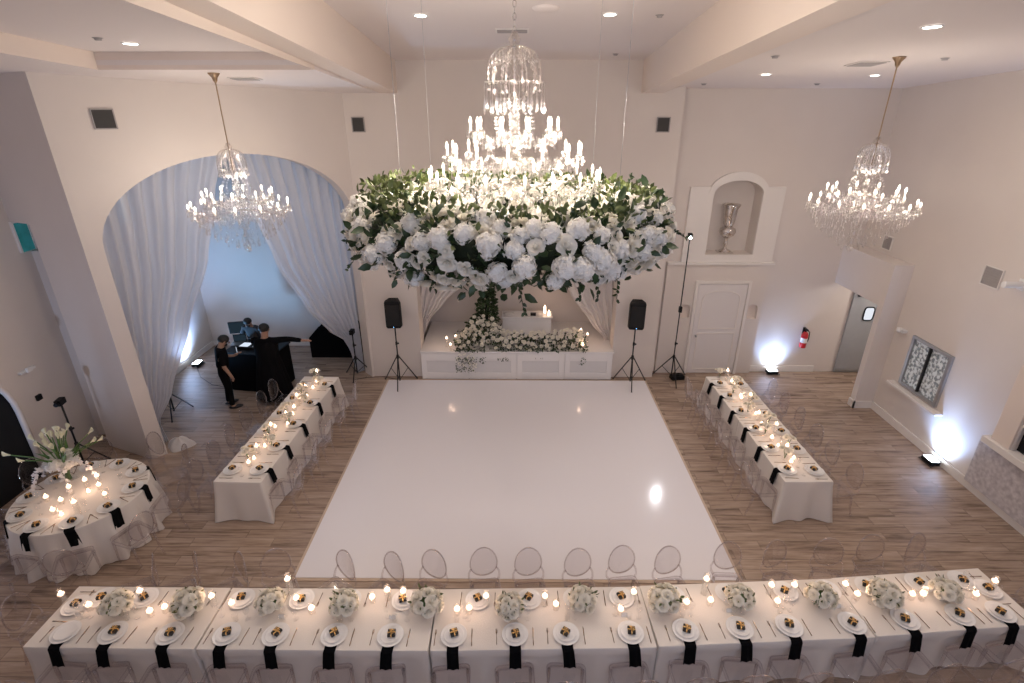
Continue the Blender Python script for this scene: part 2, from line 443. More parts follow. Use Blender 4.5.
# right back wall with niche and serving door opening region
YB = 12.15
def rect_hole_wall(name, x0, x1, y, z1, holes, t=.35, m='wall'):
    # holes: (xa, xb, za, spring, rise)
    bb = MB(); xs = sorted({x0, x1} | {h[0] for h in holes} | {h[1] for h in holes})
    def quad(xa, xb, za, zb_, zc_, zd):   # bottom a,b  top c(at b), d(at a)
        bb.add([(xa,y,za),(xb,y,zb_),(xb,y,zc_),(xa,y,zd)], [(0,1,2,3)])
    for xa, xb in zip(xs[:-1], xs[1:]):
        h = [q for q in holes if q[0] <= xa+1e-6 and q[1] >= xb-1e-6]
        if not h: quad(xa, xb, 0, 0, z1, z1); continue
        h = h[0]; N = 16; c = (xa+xb)/2; a = (xb-xa)/2
        if h[2] > 0: quad(xa, xb, 0, 0, h[2], h[2])
        ss = [c-a*math.cos(PI*i/N) for i in range(N+1)]
        tp = lambda s: h[3]+h[4]*math.sqrt(max(0, 1-((s-c)/a)**2))
        for i in range(N):
            quad(ss[i], ss[i+1], tp(ss[i]), tp(ss[i+1]), z1, z1)
            bb.add([(ss[i],y,tp(ss[i])),(ss[i+1],y,tp(ss[i+1])),(ss[i+1],y+t,tp(ss[i+1])),(ss[i],y+t,tp(ss[i]))], [(0,1,2,3)])
        for x in (xa, xb): bb.add([(x,y,h[2]),(x,y+t,h[2]),(x,y+t,h[3]),(x,y,h[3])], [(0,1,2,3)])
        bb.add([(xa,y,h[2]),(xb,y,h[2]),(xb,y+t,h[2]),(xa,y+t,h[2])], [(0,1,2,3)])
        bb.add([(xa,y+t,h[2]),(xb,y+t,h[2]),(xb,y+t,h[3]+h[4]),(xa,y+t,h[3]+h[4])], [(0,1,2,3)])
    return struct(bb.obj(name, M[m]))
rect_hole_wall('wall_back_right', 3.2, 7.62, YB, 7.0, [(4.40, 5.50, 3.05, 4.42, .3)], t=.4)
b = MB(); b.box(3.2, 7.78, YB+.45, YB+.6, 0, 7.0); b.box(7.62, 11.2, YB, YB+.2, 0, 7.1); struct(b.obj('wall_back_vestibule', M['wall']))
# chimney-like breast below the niche with ledge and small wall niches
rect_hole_wall('wall_breast', 3.55, 5.95, YB-.10, 2.83, [(3.97, 4.22, 1.48, 1.73, .11), (5.62, 5.85, 1.48, 1.73, .11)], t=.09, m='wall')
b = MB(); b.box(3.98, 4.21, YB-.013, YB-.01, 1.48, 1.84); b.box(5.63, 5.84, YB-.013, YB-.01, 1.48, 1.84); struct(b.obj('trim_7', M['beam']))
b = MB(); b.box(3.55, 3.551, YB-.1, YB, 0, 2.83); b.box(5.949, 5.95, YB-.1, YB, 0, 2.83)
b.box(3.55, 6.03, YB-.14, YB-.002, 2.83, 2.88); struct(b.obj('trim_5', M['trim'], bevel=.006))
# niche surround: flat panel with raised arch
b = MB()
b.box(3.87, 4.40, YB-.06, YB-.002, 2.88, 4.58); b.box(5.50, 5.98, YB-.06, YB-.002, 2.88, 4.58); b.box(4.40, 5.50, YB-.06, YB-.002, 2.88, 3.05)
N = 18
for i in range(N):
    a0 = PI*i/N; a1 = PI*(i+1)/N; c = 4.95; vs = []
    def op(a, k): return (c-(.55 if k == 0 else .66)*math.cos(a), (4.42 if k == 0 else 4.44)+(.3 if k == 0 else .46)*math.sin(a))
    for yy in (YB-.075, YB-.002):
        for (a, k) in ((a0,0),(a1,0),(a1,1),(a0,1)):
            q = op(a, k); vs.append((q[0], yy, q[1]))
    b.add(vs, [(0,1,2,3),(4,7,6,5),(0,4,5,1),(1,5,6,2),(2,6,7,3),(3,7,4,0)])
struct(b.obj('trim_6', M['trim']))
# white door with arched upper panel
b = MB(); d = empty('door_2', (4.92, YB-.1, 0)); struct(d)
b = MB(); b.box(-.58, .58, -.035, 0, .02, 2.36); b.obj('door_leaf', M['door'], d, bevel=.004)
b = MB()
def fr_(x0, x1, z0, z1, w=.025, y0=-.05, y1=-.03):
    b.box(x0, x0+w, y0, y1, z0, z1); b.box(x1-w, x1, y0, y1, z0, z1); b.box(x0+w, x1-w, y0, y1, z0, z0+w); b.box(x0+w, x1-w, y0, y1, z1-w, z1)
fr_(-.46, .46, .12, 1.12)
b.box(-.46, -.435, -.05, -.03, 1.22, 2.0); b.box(.435, .46, -.05, -.03, 1.22, 2.0); b.box(-.435, .435, -.05, -.03, 1.22, 1.245)
b.tube([(-.448*math.cos(PI*i/14), -.04, 2.0+.2*math.sin(PI*i/14)) for i in range(15)], .012, 6)
b.obj('door_panel_moulding', M['trim'], d)
b = MB(); b.box(-.66, -.59, -.05, 0, 0, 2.44); b.box(.59, .66, -.05, 0, 0, 2.44); b.box(-.59, .59, -.05, 0, 2.37, 2.44); b.obj('door_casing', M['trim'], d, bevel=.006)
b = MB(); b.cyl((-.5, -.035, 1.05), (-.5, -.09, 1.05), .014); b.sphere((-.5, -.105, 1.05), .028); b.obj('door_knob', M['alum'], d)
# right wall, vestibule block
XR = 8.0
b = MB(); b.box(XR, XR+.2, YF, 10.4, 0, 7.1); b.box(XR, XR+.2, 10.4, 12.149, 3.28, 7.1); struct(b.obj('wall_right', M['wall']))
b = MB(); b.box(7.6, 7.78, 10.35, 10.52, 0, 3.28); b.box(7.6, 7.78, 10.52, 12.149, 2.38, 3.28); b.box(7.78, XR, 10.35, 12.15, 3.1, 3.28); b.box(7.78, XR+.2, 10.35, 10.5, 0, 3.1)
struct(b.obj('wall_vestibule', M['wall'], bevel=.004))
b = MB(); b.box(XR, 11.2, 10.35, 10.5, 0, 3.1); b.box(XR, 11.2, 10.4, 12.3, 3.1, 3.2); b.box(11.1, 11.2, 10.4, 12.3, 0, 3.2); struct(b.obj('wall_vestibule_inner', M['wall']))
light('vestibule_fill', 'POINT', (9.2, 11.2, 2.8), 35, (1, .96, .92), .15)  # added fill without a fixture, brightens the vestibule inside
# grey swing door with oval window
d = empty('door_3', (8.5, YB-.01, 0)); struct(d)
b = MB(); b.box(-.38, .38, -.05, 0, .02, 2.2); b.obj('door_leaf', M['steel'], d, bevel=.004)
b = MB(); b.box(-.03, .19, -.062, -.05, 1.44, 1.76); b.obj('door_window', emitmat('lit_window', (.9, .93, 1), .75), d, bevel=.004)
b = MB(); b.tube([(0.08+.12*math.copysign(abs(math.cos(a))**.45, math.cos(a)), -.06, 1.60+.17*math.copysign(abs(math.sin(a))**.45, math.sin(a))) for a in [2*PI*(i+.5)/24 for i in range(24)]], .018, 6, closed=True); b.obj('window_gasket', M['black'], d)
b = MB(); b.box(-.38, .38, -.06, -.045, .02, .1); b.obj('kick_plate', M['alum'], d)
b = MB(); b.box(-.30, -.14, -.10, -.05, 2.05, 2.16); b.obj('door_closer', M['black'], d, bevel=.01)
# front wall behind the camera
b = MB(); b.box(-12, 11.2, YF-.2, YF, 0, 8.6); struct(b.obj('wall_front', M['wall']))
# baseboards
b = MB(); b.box(XR-.03, XR, YF, 10.35, 0, .17); struct(b.obj('baseboard_right', M['trim'], bevel=.006))
b = MB(); b.box(5.96, 7.6, YB-.03, YB, 0, .17); b.box(3.43, 3.54, YB-.03, YB, 0, .17); struct(b.obj('baseboard_back', M['trim'], bevel=.006))
b = MB(); b.box(7.57, 7.6, 10.32, 10.52, 0, .17); b.box(7.57, 8.0, 10.32, 10.35, 0, .17); struct(b.obj('baseboard_vestibule', M['trim']))
b = MB(); b.box(-8.6, -2.7, 13.67, 13.7, 0, .15); b.box(-8.62, -8.59, 9.4, 13.7, 0, .15); struct(b.obj('baseboard_alcove', M['trim']))
# small windows
w = empty('window_1', (-8.595, 9.08, 3.86)); struct(w)
b = MB(); b.box(0, .03, -.13, .13, 0, .5); b.obj('window_glass', M['teal'], w)
b = MB(); b.box(-.005, .04, -.16, -.13, -.0, .53); b.box(-.005, .04, .13, .16, -.0, .53); b.box(-.005, .04, -.13, .13, .5, .53); b.obj('window_frame', M['trim'], w)
w = empty('window_2', (-8.6, 11.6, 3.9)); struct(w)
b = MB(); b.box(0, .02, -.1, .1, 0, .6); b.obj('window_glass', mat('pale_window', (.5, .65, .7), .3, emit=(.45, .65, .75), es=.5, noise=.05), w)
b = MB(); b.box(0, .03, -.13, -.1, -.03, .63); b.box(0, .03, .1, .13, -.03, .63); b.box(0, .03, -.1, .1, -.03, 0); b.box(0, .03, -.1, .1, .6, .63); b.obj('window_frame', M['trim'], w)
# serving window on the right wall
w = empty('window_3', (XR, 9.26, .95)); struct(w)
b = MB(); b.box(-.01, .0, -.46, .46, .05, 1.0); b.obj('window_glass', M['seeded'], w)
b = MB()
for (y0, y1, z0, z1) in ((-.52, -.45, 0, 1.06), (.45, .52, 0, 1.06), (-.45, .45, 0, .06), (-.45, .45, 1.0, 1.06)): b.box(-.05, .0, y0, y1, z0, z1)
b.obj('window_frame', M['alum'], w, bevel=.004)
b = MB(); b.box(-.06, -.0, -.012, .022, .06, 1.0); b.obj('window_mullion', M['bmetal'], w)
b = MB(); b.box(-.16, .0, -.7, .7, -.09, -.04); b.obj('window_sill', M['trim'], w, bevel=.008)

# vents
def ventobj(name, loc, rz, w, h, m, label, normal='wall'):
    e = empty(name, loc, rz, label, 'vent')
    b = MB(); b.box(-w/2, w/2, -.012, 0, -h/2, h/2); b.obj('backing', m, e)
    b = MB()
    for k in range(7):
        z = -h/2+.02+(h-.04)*k/6; b.box(-w/2+.012, w/2-.012, -.02, -.012, z-.004, z+.004)
    b.obj('slats', m, e)
    b = MB(); t = .018
    b.box(-w/2-t, -w/2, -.025, 0, -h/2-t, h/2+t); b.box(w/2, w/2+t, -.025, 0, -h/2-t, h/2+t); b.box(-w/2, w/2, -.025, 0, -h/2-t, -h/2); b.box(-w/2, w/2, -.025, 0, h/2, h/2+t)
    b.obj('frame', M['trim'] if m is not M['vent'] else M['ventg'], e); return e
aw = math.atan2(3.5, 3.4)
def onw(s, off=-.005): return (-6.95+math.cos(aw)*s+math.sin(aw)*(-off)*-1*-1, 8.3+math.sin(aw)*s, 0)
def wallpt(s, z, off=.003):
    return (-6.95+math.cos(aw)*s+math.sin(aw)*off, 8.3+math.sin(aw)*s-math.cos(aw)*off, z)
ventobj('air_vent', wallpt(.76, 6.0), aw, .27, .26, M['vent'], 'dark air vent high on the wall above the big arch, far left')
ventobj('air_vent', (-3.28, 11.797, 5.86), 0, .23, .26, M['vent'], 'dark square air vent on the wall just left of the centre chandelier')
ventobj('air_vent', (3.03, 11.797, 5.86), 0, .24, .26, M['vent'], 'dark square air vent on the pier right of the centre chandelier')
ventobj('air_vent', (XR-.003, 8.6, 3.56), R(-90), .34, .3, M['ventg'], 'grey air vent on the right wall above the serving window')
ventobj('air_vent', (XR-.003, 11.3, 3.52), R(-90), .26, .26, M['ventg'], 'small grey air vent above the vestibule block, lower right wall')
def ceilvent(loc, w, l, tilt, label, m='ventg'):
    e = empty('ceiling_vent', loc, 0, label, 'vent'); e.rotation_euler = (tilt, 0, 0)
    b = MB(); b.box(-w/2, w/2, -l/2, l/2, -.015, 0); b.obj('frame', M['trim'], e)
    b = MB(); b.box(-w/2+.03, w/2-.03, -l/2+.03, l/2-.03, -.022, -.015); b.obj('grille', M[m], e)
cs = -math.atan(.08)
ceilvent((-.07, 9.3, zc(9.3)-.002), .52, .25, cs, 'long tan ceiling vent behind the chain of the centre chandelier')
ceilvent((5.11, 8.72, zr(8.72)-.002), .42, .42, -math.atan(.06), 'square ceiling vent left of the right side chandelier')
ceilvent((-4.22, 9.11, zl(9.11)-.002), .42, .3, -math.atan(.05), 'ceiling vent right of the left side chandelier')
# round ceiling fittings
def downlight(x, y, fz, tilt, label, on=True, r=.085, pw=40, col=(1, .875, .76)):
    z = fz(y)-.001
    e = empty('downlight', (x, y, z), 0, label, 'ceiling light', 'recessed ceiling lights'); e.rotation_euler = (-math.atan(tilt), 0, 0)
    b = MB(); b.lathe([(r+.02, -.002), (r+.018, -.012), (r, -.014), (r-.002, -.004)], 24, caps=False); b.obj('trim_ring', M['wplas'], e)
    b = MB(); b.lathe([(0, -.008), (r, -.008)], 24, caps=False); b.obj('lens', M['down'] if on else M['wplas'], e)
    if on and pw: light('downlight_lamp', 'SPOT', (x, y, z-.05), pw, col, .08, (0, 0, 0), 130, 1)
downlight(-4.81, 7.46, lambda y: zl(y)+.22, .05, 'lit recessed ceiling light in the left raised ceiling panel')
downlight(-1.32, 8.41, zc, .08, 'lit recessed ceiling light left of the centre chandelier')
downlight(1.27, 8.37, zc, .08, 'lit recessed ceiling light right of the centre chandelier')
downlight(4.24, 6.25, zr, .06, 'lit recessed ceiling light at the upper right, nearest the camera')
downlight(4.18, 9.92, zr, .06, 'small lit recessed ceiling light over the arched wall niche', r=.075)
downlight(6.08, 10.05, zr, .06, 'small lit recessed ceiling light left of the right chandelier rod', r=.075)
w = empty('window_4', (1.2, YF, 4.6)); struct(w)  # unseen window assumed from the cool light, placed and sized for it
b = MB(); b.box(-4.0, 4.0, .0, .02, -1.2, 1.6); b.obj('window_glass', emitmat('daylit_glass', (.62, .74, 1), .6), w)
b = MB()
for x in (-4.1, -2.05, 0, 1.95, 4.0): b.box(x, x+.1, .0, .06, -1.3, 1.7)
b.box(-4.1, 4.1, 0, .06, -1.3, -1.2); b.box(-4.1, 4.1, 0, .06, 1.6, 1.7); b.obj('window_frame', M['trim'], w)
la = light('window_daylight', 'AREA', (1.2, YF+.08, 4.8), 85, (.55, .68, 1), rot=(R(-90), 0, 0)); la.rotation_euler = (R(90), 0, 0); la.data.shape = 'RECTANGLE'; la.data.size = 8; la.data.size_y = 2.8
la.rotation_euler = (R(90), 0, 0)
# added fill lamps without fittings, continuing the rows over and behind the viewer
for (x, y, fz, tl) in ((-1.3, 4.2, zc, .08), (1.3, 4.2, zc, .08), (-1.3, .6, zc, .08), (1.3, .6, zc, .08), (4.3, 2.2, zr, .06), (6.4, 5.9, zr, .06), (6.4, 2.2, zr, .06)):
    light('downlight_lamp', 'SPOT', (x, y, fz(y)-.05), 75 if y > 3 else 32, (1, .875, .76), .08, (0, 0, 0), 130, 1)
for (x, y) in ((-4.8, 3.6), (-4.8, .6), (-7.4, 6.0), (-7.2, 2.0)):
    light('downlight_lamp', 'SPOT', (x, y, zl(y)-.05), 20 if x > -5 else 7, (1, .875, .76), .08, (0, 0, 0), 130, 1)
def sprinkler(x, y, fz, label):
    b = MB(); b.lathe([(.0, -.03), (.035, -.028), (.04, -.01), (.06, 0)], 14, caps=False); o = b.obj('sprinkler_head', M['ventg'], None, (x, y, fz(y)-.001)); tag(o, label, 'sprinkler')
sprinkler(1.96, 8.43, zc, 'small sprinkler head on the centre ceiling right of the lit lamp')
sprinkler(1.85, 11.2, zc, 'small sprinkler head on the centre ceiling by the back wall')
sprinkler(3.49, 8.09, zr, 'small sprinkler head on the right ceiling beside the beam')
sprinkler(3.6, 11.3, zr, 'small sprinkler head at the back of the right ceiling near the pier')
sprinkler(5.77, 11.3, zr, 'small sprinkler head at the back of the right ceiling over the wall corner')
sprinkler(5.91, 8.27, zr, 'small sprinkler head right of the right side chandelier canopy')
sprinkler(-4.95, 7.1, lambda y: zl(y)+.22, 'small sprinkler head beside the lit lamp in the left ceiling')
b = MB(); b.lathe([(.0, -.03), (.14, -.03), (.17, -.012), (.18, 0)], 24, caps=False)
tag(b.obj('ceiling_speaker', M['ceil'], None, (.38, 8.07, zc(8.07)-.001), (-math.atan(.08), 0, 0)), 'round pale ceiling speaker just right of the chandelier chain', 'speaker')

# ------------------------------------------------------------------ dance floor and stage
d = empty('dance_floor', (.02, 8.54, 0), 0, 'large glossy white square dance floor in the middle of the room', 'dance floor')
b = MB(); b.box(-3.16, 3.16, -3.02, 3.02, .0005, .02); b.obj('vinyl_surface', M['dance'], d, bevel=.004)
b = MB()
for (x0, x1, y0, y1) in ((-3.2, -3.16, -3.07, 3.05), (3.16, 3.2, -3.07, 3.05), (-3.16, 3.16, -3.07, -3.02), (-3.16, 3.16, 3.02, 3.05)): b.box(x0, x1, y0, y1, .0005, .012)
b.obj('edge_ramp', M['dance_edge'], d)
st = empty('stage', (0.02, 11.66, 0), 0, 'low glossy white stage with inset front panels behind the dance floor', 'stage')
b = MB(); b.box(-2.32, 2.34, .03, 2.0, .0, .70); b.obj('stage_body', M['stage'], st)
b = MB(); b.box(-2.36, 2.38, 0, 2.02, .70, .745); b.obj('stage_top', M['stage'], st, bevel=.006)
for k in range(4):
    x0 = -2.34+k*1.175
    b = MB(); x1 = x0+1.16; w_ = .13
    b.box(x0, x0+w_, .0, .03, .0, .695); b.box(x1-w_, x1, .0, .03, .0, .695); b.box(x0+w_, x1-w_, .0, .03, .0, .18); b.box(x0+w_, x1-w_, .0, .03, .5, .695)
    p = b.obj('front_panel', M['stage'], st, bevel=.003)
    b = MB(); b.box(x0+w_, x1-w_, .018, .029, .18, .5); b.obj('inset', M['panel'], p)
# sweetheart table on the stage
t = empty('sweetheart_table', (.29, 12.72, .745), 0, 'small white box table for the couple in the middle of the stage', 'table')
b = MB(); b.box(-.66, .66, 0, .5, .46, .50); b.obj('tabletop', M['stage'], t, bevel=.008)
b = MB(); b.box(-.63, .63, .03, .47, .0, .46); b.obj('body', M['stage'], t)
for i, (x, y) in enumerate(((-.18, 12.95), (.62, 12.95))):
    b = MB(); b.lathe([(0, 0), (.10, 0), (.14, .008), (.145, .012), (.10, .008), (0, .006)], 20); o = b.obj('dinner_plate', M['china'], None, (x, y, 1.246))
    tag(o, 'white plate at the %s seat of the small table on stage' % ('left', 'right')[i], 'plate')
b = MB(); b.box(-.07, .07, -.04, .04, 0, .07); tag(b.obj('favor_box', M['boxm'], None, (.45, 12.85, 1.246), bevel=.004), 'small black box on the white table on the stage', 'box')

# ------------------------------------------------------------------ flowers
def petal(bm, mtx, w, l, cup=.4, curl=.25, nu=3, nv=3, ruf=0.0):
    vs = []
    for j in range(nv+1):
        v = j/nv; ww = w*math.sin(PI*(.16+.56*v))**.8
        for i in range(nu+1):
            u = i/nu*2-1
            vs.append((u*ww*.5, cup*w*(u*u)*.5-curl*l*v*v+ruf*math.sin(i*2.4+j), l*v*(1-.14*u*u*v)))
    fs = []
    for j in range(nv):
        for i in range(nu):
            a = j*(nu+1)+i; fs.append((a, a+1, a+nu+2, a+nu+1))
    bm.add(vs, fs, mtx, True)
def rose_mesh(bm, mtx=Matrix(), r=1.0, seed=0, layers=((3,.10,-6,.62),(4,.24,6,.72),(5,.42,20,.80),(6,.62,38,.86),(7,.80,62,.82))):
    q = random.Random(seed)
    bm.sphere((0,0,.42*r), .34*r, 8, 6, mtx=mtx)
    for (n, rad, tilt, l) in layers:
        for k in range(n):
            a = 2*PI*k/n+q.uniform(-.2, .2)+rad*7
            m = mtx @ Matrix.Rotation(a, 4, 'Z') @ Matrix.Translation((0, -rad*.42*r, (.22-.16*rad)*r)) @ Matrix.Rotation(R(tilt+q.uniform(-7, 7)), 4, 'X')
            petal(bm, m, r*(.62+.62*rad), l*r, cup=.42, curl=.10+.35*rad, nu=3, nv=3, ruf=.02*r)
def hyd_mesh(bm, mtx=Matrix(), r=1.0, n=80, seed=0):
    q = random.Random(seed); bm.sphere((0,0,0), r*.74, 10, 7, mtx=mtx)
    for k in range(n):
        z = 1-1.8*(k+.5)/n; ph = k*2.39996
        s = math.sqrt(max(0, 1-z*z)); nrm = Vector((s*math.cos(ph)+q.uniform(-.1, .1), s*math.sin(ph)+q.uniform(-.1, .1), z)).normalized()
        rr = r*(.88+q.uniform(-.12, .2)+.10*math.sin(3*ph)*s); tl = (nrm+Vector((q.uniform(-.5, .5), q.uniform(-.5, .5), q.uniform(-.5, .5)))).normalized()
        rot = tl.to_track_quat('Z', 'Y').to_matrix().to_4x4()
        m = mtx @ Matrix.Translation(nrm*rr) @ rot @ Matrix.Rotation(q.uniform(0, 1.57), 4, 'Z')
        w = r*.34
        vs = [(0,0,-.03*r)]
        fs = []
        for a in range(4):
            c = Matrix.Rotation(a*PI/2, 3, 'Z')
            b0 = len(vs)
            for (x, y, zz) in ((w*.5, -w*.46, .06*r), (w, -w*.2, .02*r), (w, w*.2, .02*r), (w*.5, w*.46, .06*r)): vs.append(tuple(c @ Vector((x, y, zz))))
            fs.append((0, b0, b0+1, b0+2, b0+3))
        bm.add(vs, fs, m, False)
def leaf_mesh(bm, mtx, w, l, bend=.25):
    vs = [(0,0,0), (-w*.42, l*.3, -.0), (0, l*.33, w*.12), (w*.42, l*.3, 0), (-w*.36, l*.68, -bend*l*.3), (0, l*.7, w*.08-bend*l*.3), (w*.36, l*.68, -bend*l*.3), (0, l, -bend*l)]
    bm.add(vs, [(0,2,1),(0,3,2),(1,2,5,4),(2,3,6,5),(4,5,7),(5,6,7)], mtx, True)
def rand_rot(q, up=None, spread=1.0):
    v = Vector((q.gauss(0, 1), q.gauss(0, 1), q.gauss(0, 1))).normalized()
    if up is not None: v = (Vector(up)*(1/spread)+v).normalized()
    return v.to_track_quat('Y', 'Z').to_matrix().to_4x4() @ Matrix.Rotation(q.uniform(0, 6.28), 4, 'Y')
def mesh_of(fn, name, m, **k):
    b = MB(); fn(b, **k); me = b.mesh(name); me.materials.append(m); return me
ROSES = [mesh_of(rose_mesh, 'rose', M['rose'], seed=i) for i in range(4)]
HYDS = [mesh_of(hyd_mesh, 'hydrangea', M['hyd'], seed=i, n=76+6*i) for i in range(3)]
def put_mesh(name, me, parent, loc, rotm, sc):
    o = bpy.data.objects.new(name, me); COL.objects.link(o); o.parent = parent
    o.matrix_local = Matrix.Translation(loc) @ rotm @ Matrix.Scale(sc, 4)
    return o
def face_rot(nrm, q):
    return Vector(nrm).to_track_quat('Z', 'Y').to_matrix().to_4x4() @ Matrix.Rotation(q.uniform(0, 6.28), 4, 'Z')

# hanging floral ring
RC = Vector((-.05, 5.2, 5.12)); RR = 1.22; RT = .25
ring = empty('floral_ring', RC, 0, 'large hanging ring of white roses, hydrangeas and greenery around the centre chandelier', 'flower arrangement')
b = MB()
b.grid(lambda u, v: ((RR+.13*math.cos(2*PI*v))*math.cos(2*PI*u), (RR+.13*math.cos(2*PI*v))*math.sin(2*PI*u), .13*math.sin(2*PI*v)-.02), 48, 10)
b.obj('ring_frame', M['moss'], ring)
q = random.Random(11)
spots = []
tries = 0
camv = Vector((0, 0, 6.1))-RC
while len(spots) < 560 and tries < 60000:
    tries += 1
    th = q.uniform(0, 2*PI); ph = q.uniform(0, 2*PI)
    zz = math.sin(ph)
    if zz > .7 and q.random() < .45: continue          # top is mostly greenery
    kind = 'h' if q.random() < .34 else 'r'
    sz = q.uniform(.058, .095) if kind == 'h' else q.uniform(.045, .072)
    wob = 1+.16*math.sin(4*th+1)*math.sin(2.3*ph)+.08*math.sin(9*th)
    rr = RT*wob*q.uniform(1.0, 1.2)
    n = Vector((math.cos(th)*math.cos(ph), math.sin(th)*math.cos(ph), zz))
    p = Vector((math.cos(th)*RR, math.sin(th)*RR, 0))+n*rr; p.z *= .85
    # hanging clusters: gaps of greenery
    g = math.sin(3.1*th+2)*math.sin(4*ph+1+th*2)
    if g > .8: continue
    if any((p-s[0]).length < (sz+s[1])*.72 for s in spots): continue
    spots.append((p, sz, kind, n, q.random()))
def vis(s):
    toc = (camv-s[0]).normalized(); fr = -s[0].y
    return s[3].dot(toc)+fr*.8
spots.sort(key=lambda s: -vis(s))
stuff = MB()
for i, (p, sz, kind, n, rr_) in enumerate(spots):
    nn = (n+Vector((q.uniform(-.3, .3), q.uniform(-.3, .3), q.uniform(-.2, .3)))).normalized()
    rm = face_rot(nn, q)
    if i < 98:
        if kind == 'h': put_mesh('hydrangea', HYDS[i % 3], ring, p, rm, sz)
        else: put_mesh('rose', ROSES[i % 4], ring, p-n*sz*.3, rm, sz*1.15)
    else:
        mt = Matrix.Translation(p) @ rm
        if kind == 'h': hyd_mesh(stuff, mt, sz, 44, i)
        else: rose_mesh(stuff, mt, sz*1.15, i, layers=((4,.3,10,.7),(5,.5,30,.8),(6,.75,58,.82)))
o = stuff.obj('blossom_mass', M['hyd'], ring); o['kind'] = 'stuff'
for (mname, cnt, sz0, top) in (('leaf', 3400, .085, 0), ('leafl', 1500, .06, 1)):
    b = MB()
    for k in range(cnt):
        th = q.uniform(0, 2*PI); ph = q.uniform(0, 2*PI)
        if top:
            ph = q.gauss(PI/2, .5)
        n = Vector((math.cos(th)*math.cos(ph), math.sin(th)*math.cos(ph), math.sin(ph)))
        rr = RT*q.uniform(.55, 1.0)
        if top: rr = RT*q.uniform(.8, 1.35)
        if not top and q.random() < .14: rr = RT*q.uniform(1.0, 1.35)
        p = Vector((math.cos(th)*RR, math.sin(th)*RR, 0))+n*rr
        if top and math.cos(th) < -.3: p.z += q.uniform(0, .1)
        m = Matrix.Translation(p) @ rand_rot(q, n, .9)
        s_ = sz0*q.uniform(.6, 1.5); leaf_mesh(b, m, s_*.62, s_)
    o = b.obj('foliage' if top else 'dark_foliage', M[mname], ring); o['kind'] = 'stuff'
# small sprigs that stick out (eucalyptus)
b = MB()
for k in range(34):
    th = q.uniform(0, 2*PI); ph = q.choice([q.uniform(.9, 2.2), q.uniform(4.0, 5.6), q.uniform(-.3, .4)])
    n = Vector((math.cos(th)*math.cos(ph), math.sin(th)*math.cos(ph), math.sin(ph)))
    p = Vector((math.cos(th)*RR, math.sin(th)*RR, 0))+n*RT*.9
    d_ = (n+Vector((q.uniform(-.5, .5), q.uniform(-.5, .5), q.uniform(-.3, .3)))).normalized(); L_ = q.uniform(.12, .24)
    pts = [p+d_*L_*t_+Vector((0, 0, -.06*t_*t_)) for t_ in (0, .33, .66, 1)]
    b.tube(pts, .003, 4)
    for t_ in range(1, 9):
        pp = p+d_*L_*t_/8+Vector((0, 0, -.06*(t_/8)**2))
        for sgn in (-1, 1):
            m = Matrix.Translation(pp) @ rand_rot(q, d_+Vector((q.uniform(-1, 1), q.uniform(-1, 1), q.uniform(-1, 1)))*.8, .35); leaf_mesh(b, m, .032, .045)
o = b.obj('eucalyptus_sprigs', M['leaf'], ring); o['kind'] = 'stuff'
# suspension wires
for (dx, dy, w_) in ((-1, 1, 'left back'), (1, 1, 'right back'), (-1, -1, 'left front'), (1, -1, 'right front')):
    x, y = RC.x+dx*.88, RC.y+dy*.8
    b = MB(); b.cyl((0, 0, -.05), (0, 0, zc(y)-RC.z-.01), .0016, n=6)
    tag(b.obj('suspension_wire', M['alum'], None, (x, y, RC.z)), 'thin wire from ceiling to the floral ring, %s of the chandelier' % w_, 'wire', 'wires holding the floral ring')

# flower bank on the stage
bank = empty('floral_bank', (.15, 11.95, .745), 0, 'low bank of small white roses and greenery along the stage front', 'flower arrangement')
q = random.Random(5)
sp = []
def bankh(x): return .24+.12*math.exp(-((x+1.1)/.55)**2)+.10*math.exp(-((x-1.2)/.3)**2)
while len(sp) < 140:
    x = q.uniform(-1.58, 1.5); y = q.uniform(-.26, .30)
    z = bankh(x)*(1.1-((y-.12)/.42)**2)+q.uniform(-.05, .07); z = max(z, .03)
    if -1.25 < x < -.55 and q.random() < .7: z += q.uniform(0, .3); y += .12
    p = Vector((x, y, z))
    if any((p-s[0]).length < .105 for s in sp):
        if q.random() < .99: continue
    sp.append((p, q.uniform(.04, .054)))
sp.sort(key=lambda s: s[0].y-s[0].z)
extra = MB()
for i, (p, sz) in enumerate(sp):
    n = Vector((q.uniform(-.4, .4), -.8, .8)).normalized()
    if i < 98: put_mesh('rose', ROSES[i % 4], bank, p, face_rot(n, q), sz)
    else: rose_mesh(extra, Matrix.Translation(p) @ face_rot(n, q), sz, i, layers=((4,.3,10,.7),(6,.7,48,.8)))
o = extra.obj('blossom_mass', M['rose'], bank); o['kind'] = 'stuff'
b = MB()
for k in range(2000):
    x = q.uniform(-1.66, 1.6); y = q.uniform(-.28, .34); z = q.uniform(.01, max(.03, bankh(x)*(1.08-((y-.12)/.42)**2)))
    if -1.4 < x < -.5 and q.random() < .6: z += q.uniform(0, .35); y += .1
    s_ = q.uniform(.05, .09); leaf_mesh(b, Matrix.Translation((x, y, z)) @ rand_rot(q, (0, -.4, .6), .9), s_*.55, s_)
o = b.obj('foliage', M['leaf'], bank); o['kind'] = 'stuff'
b = MB()
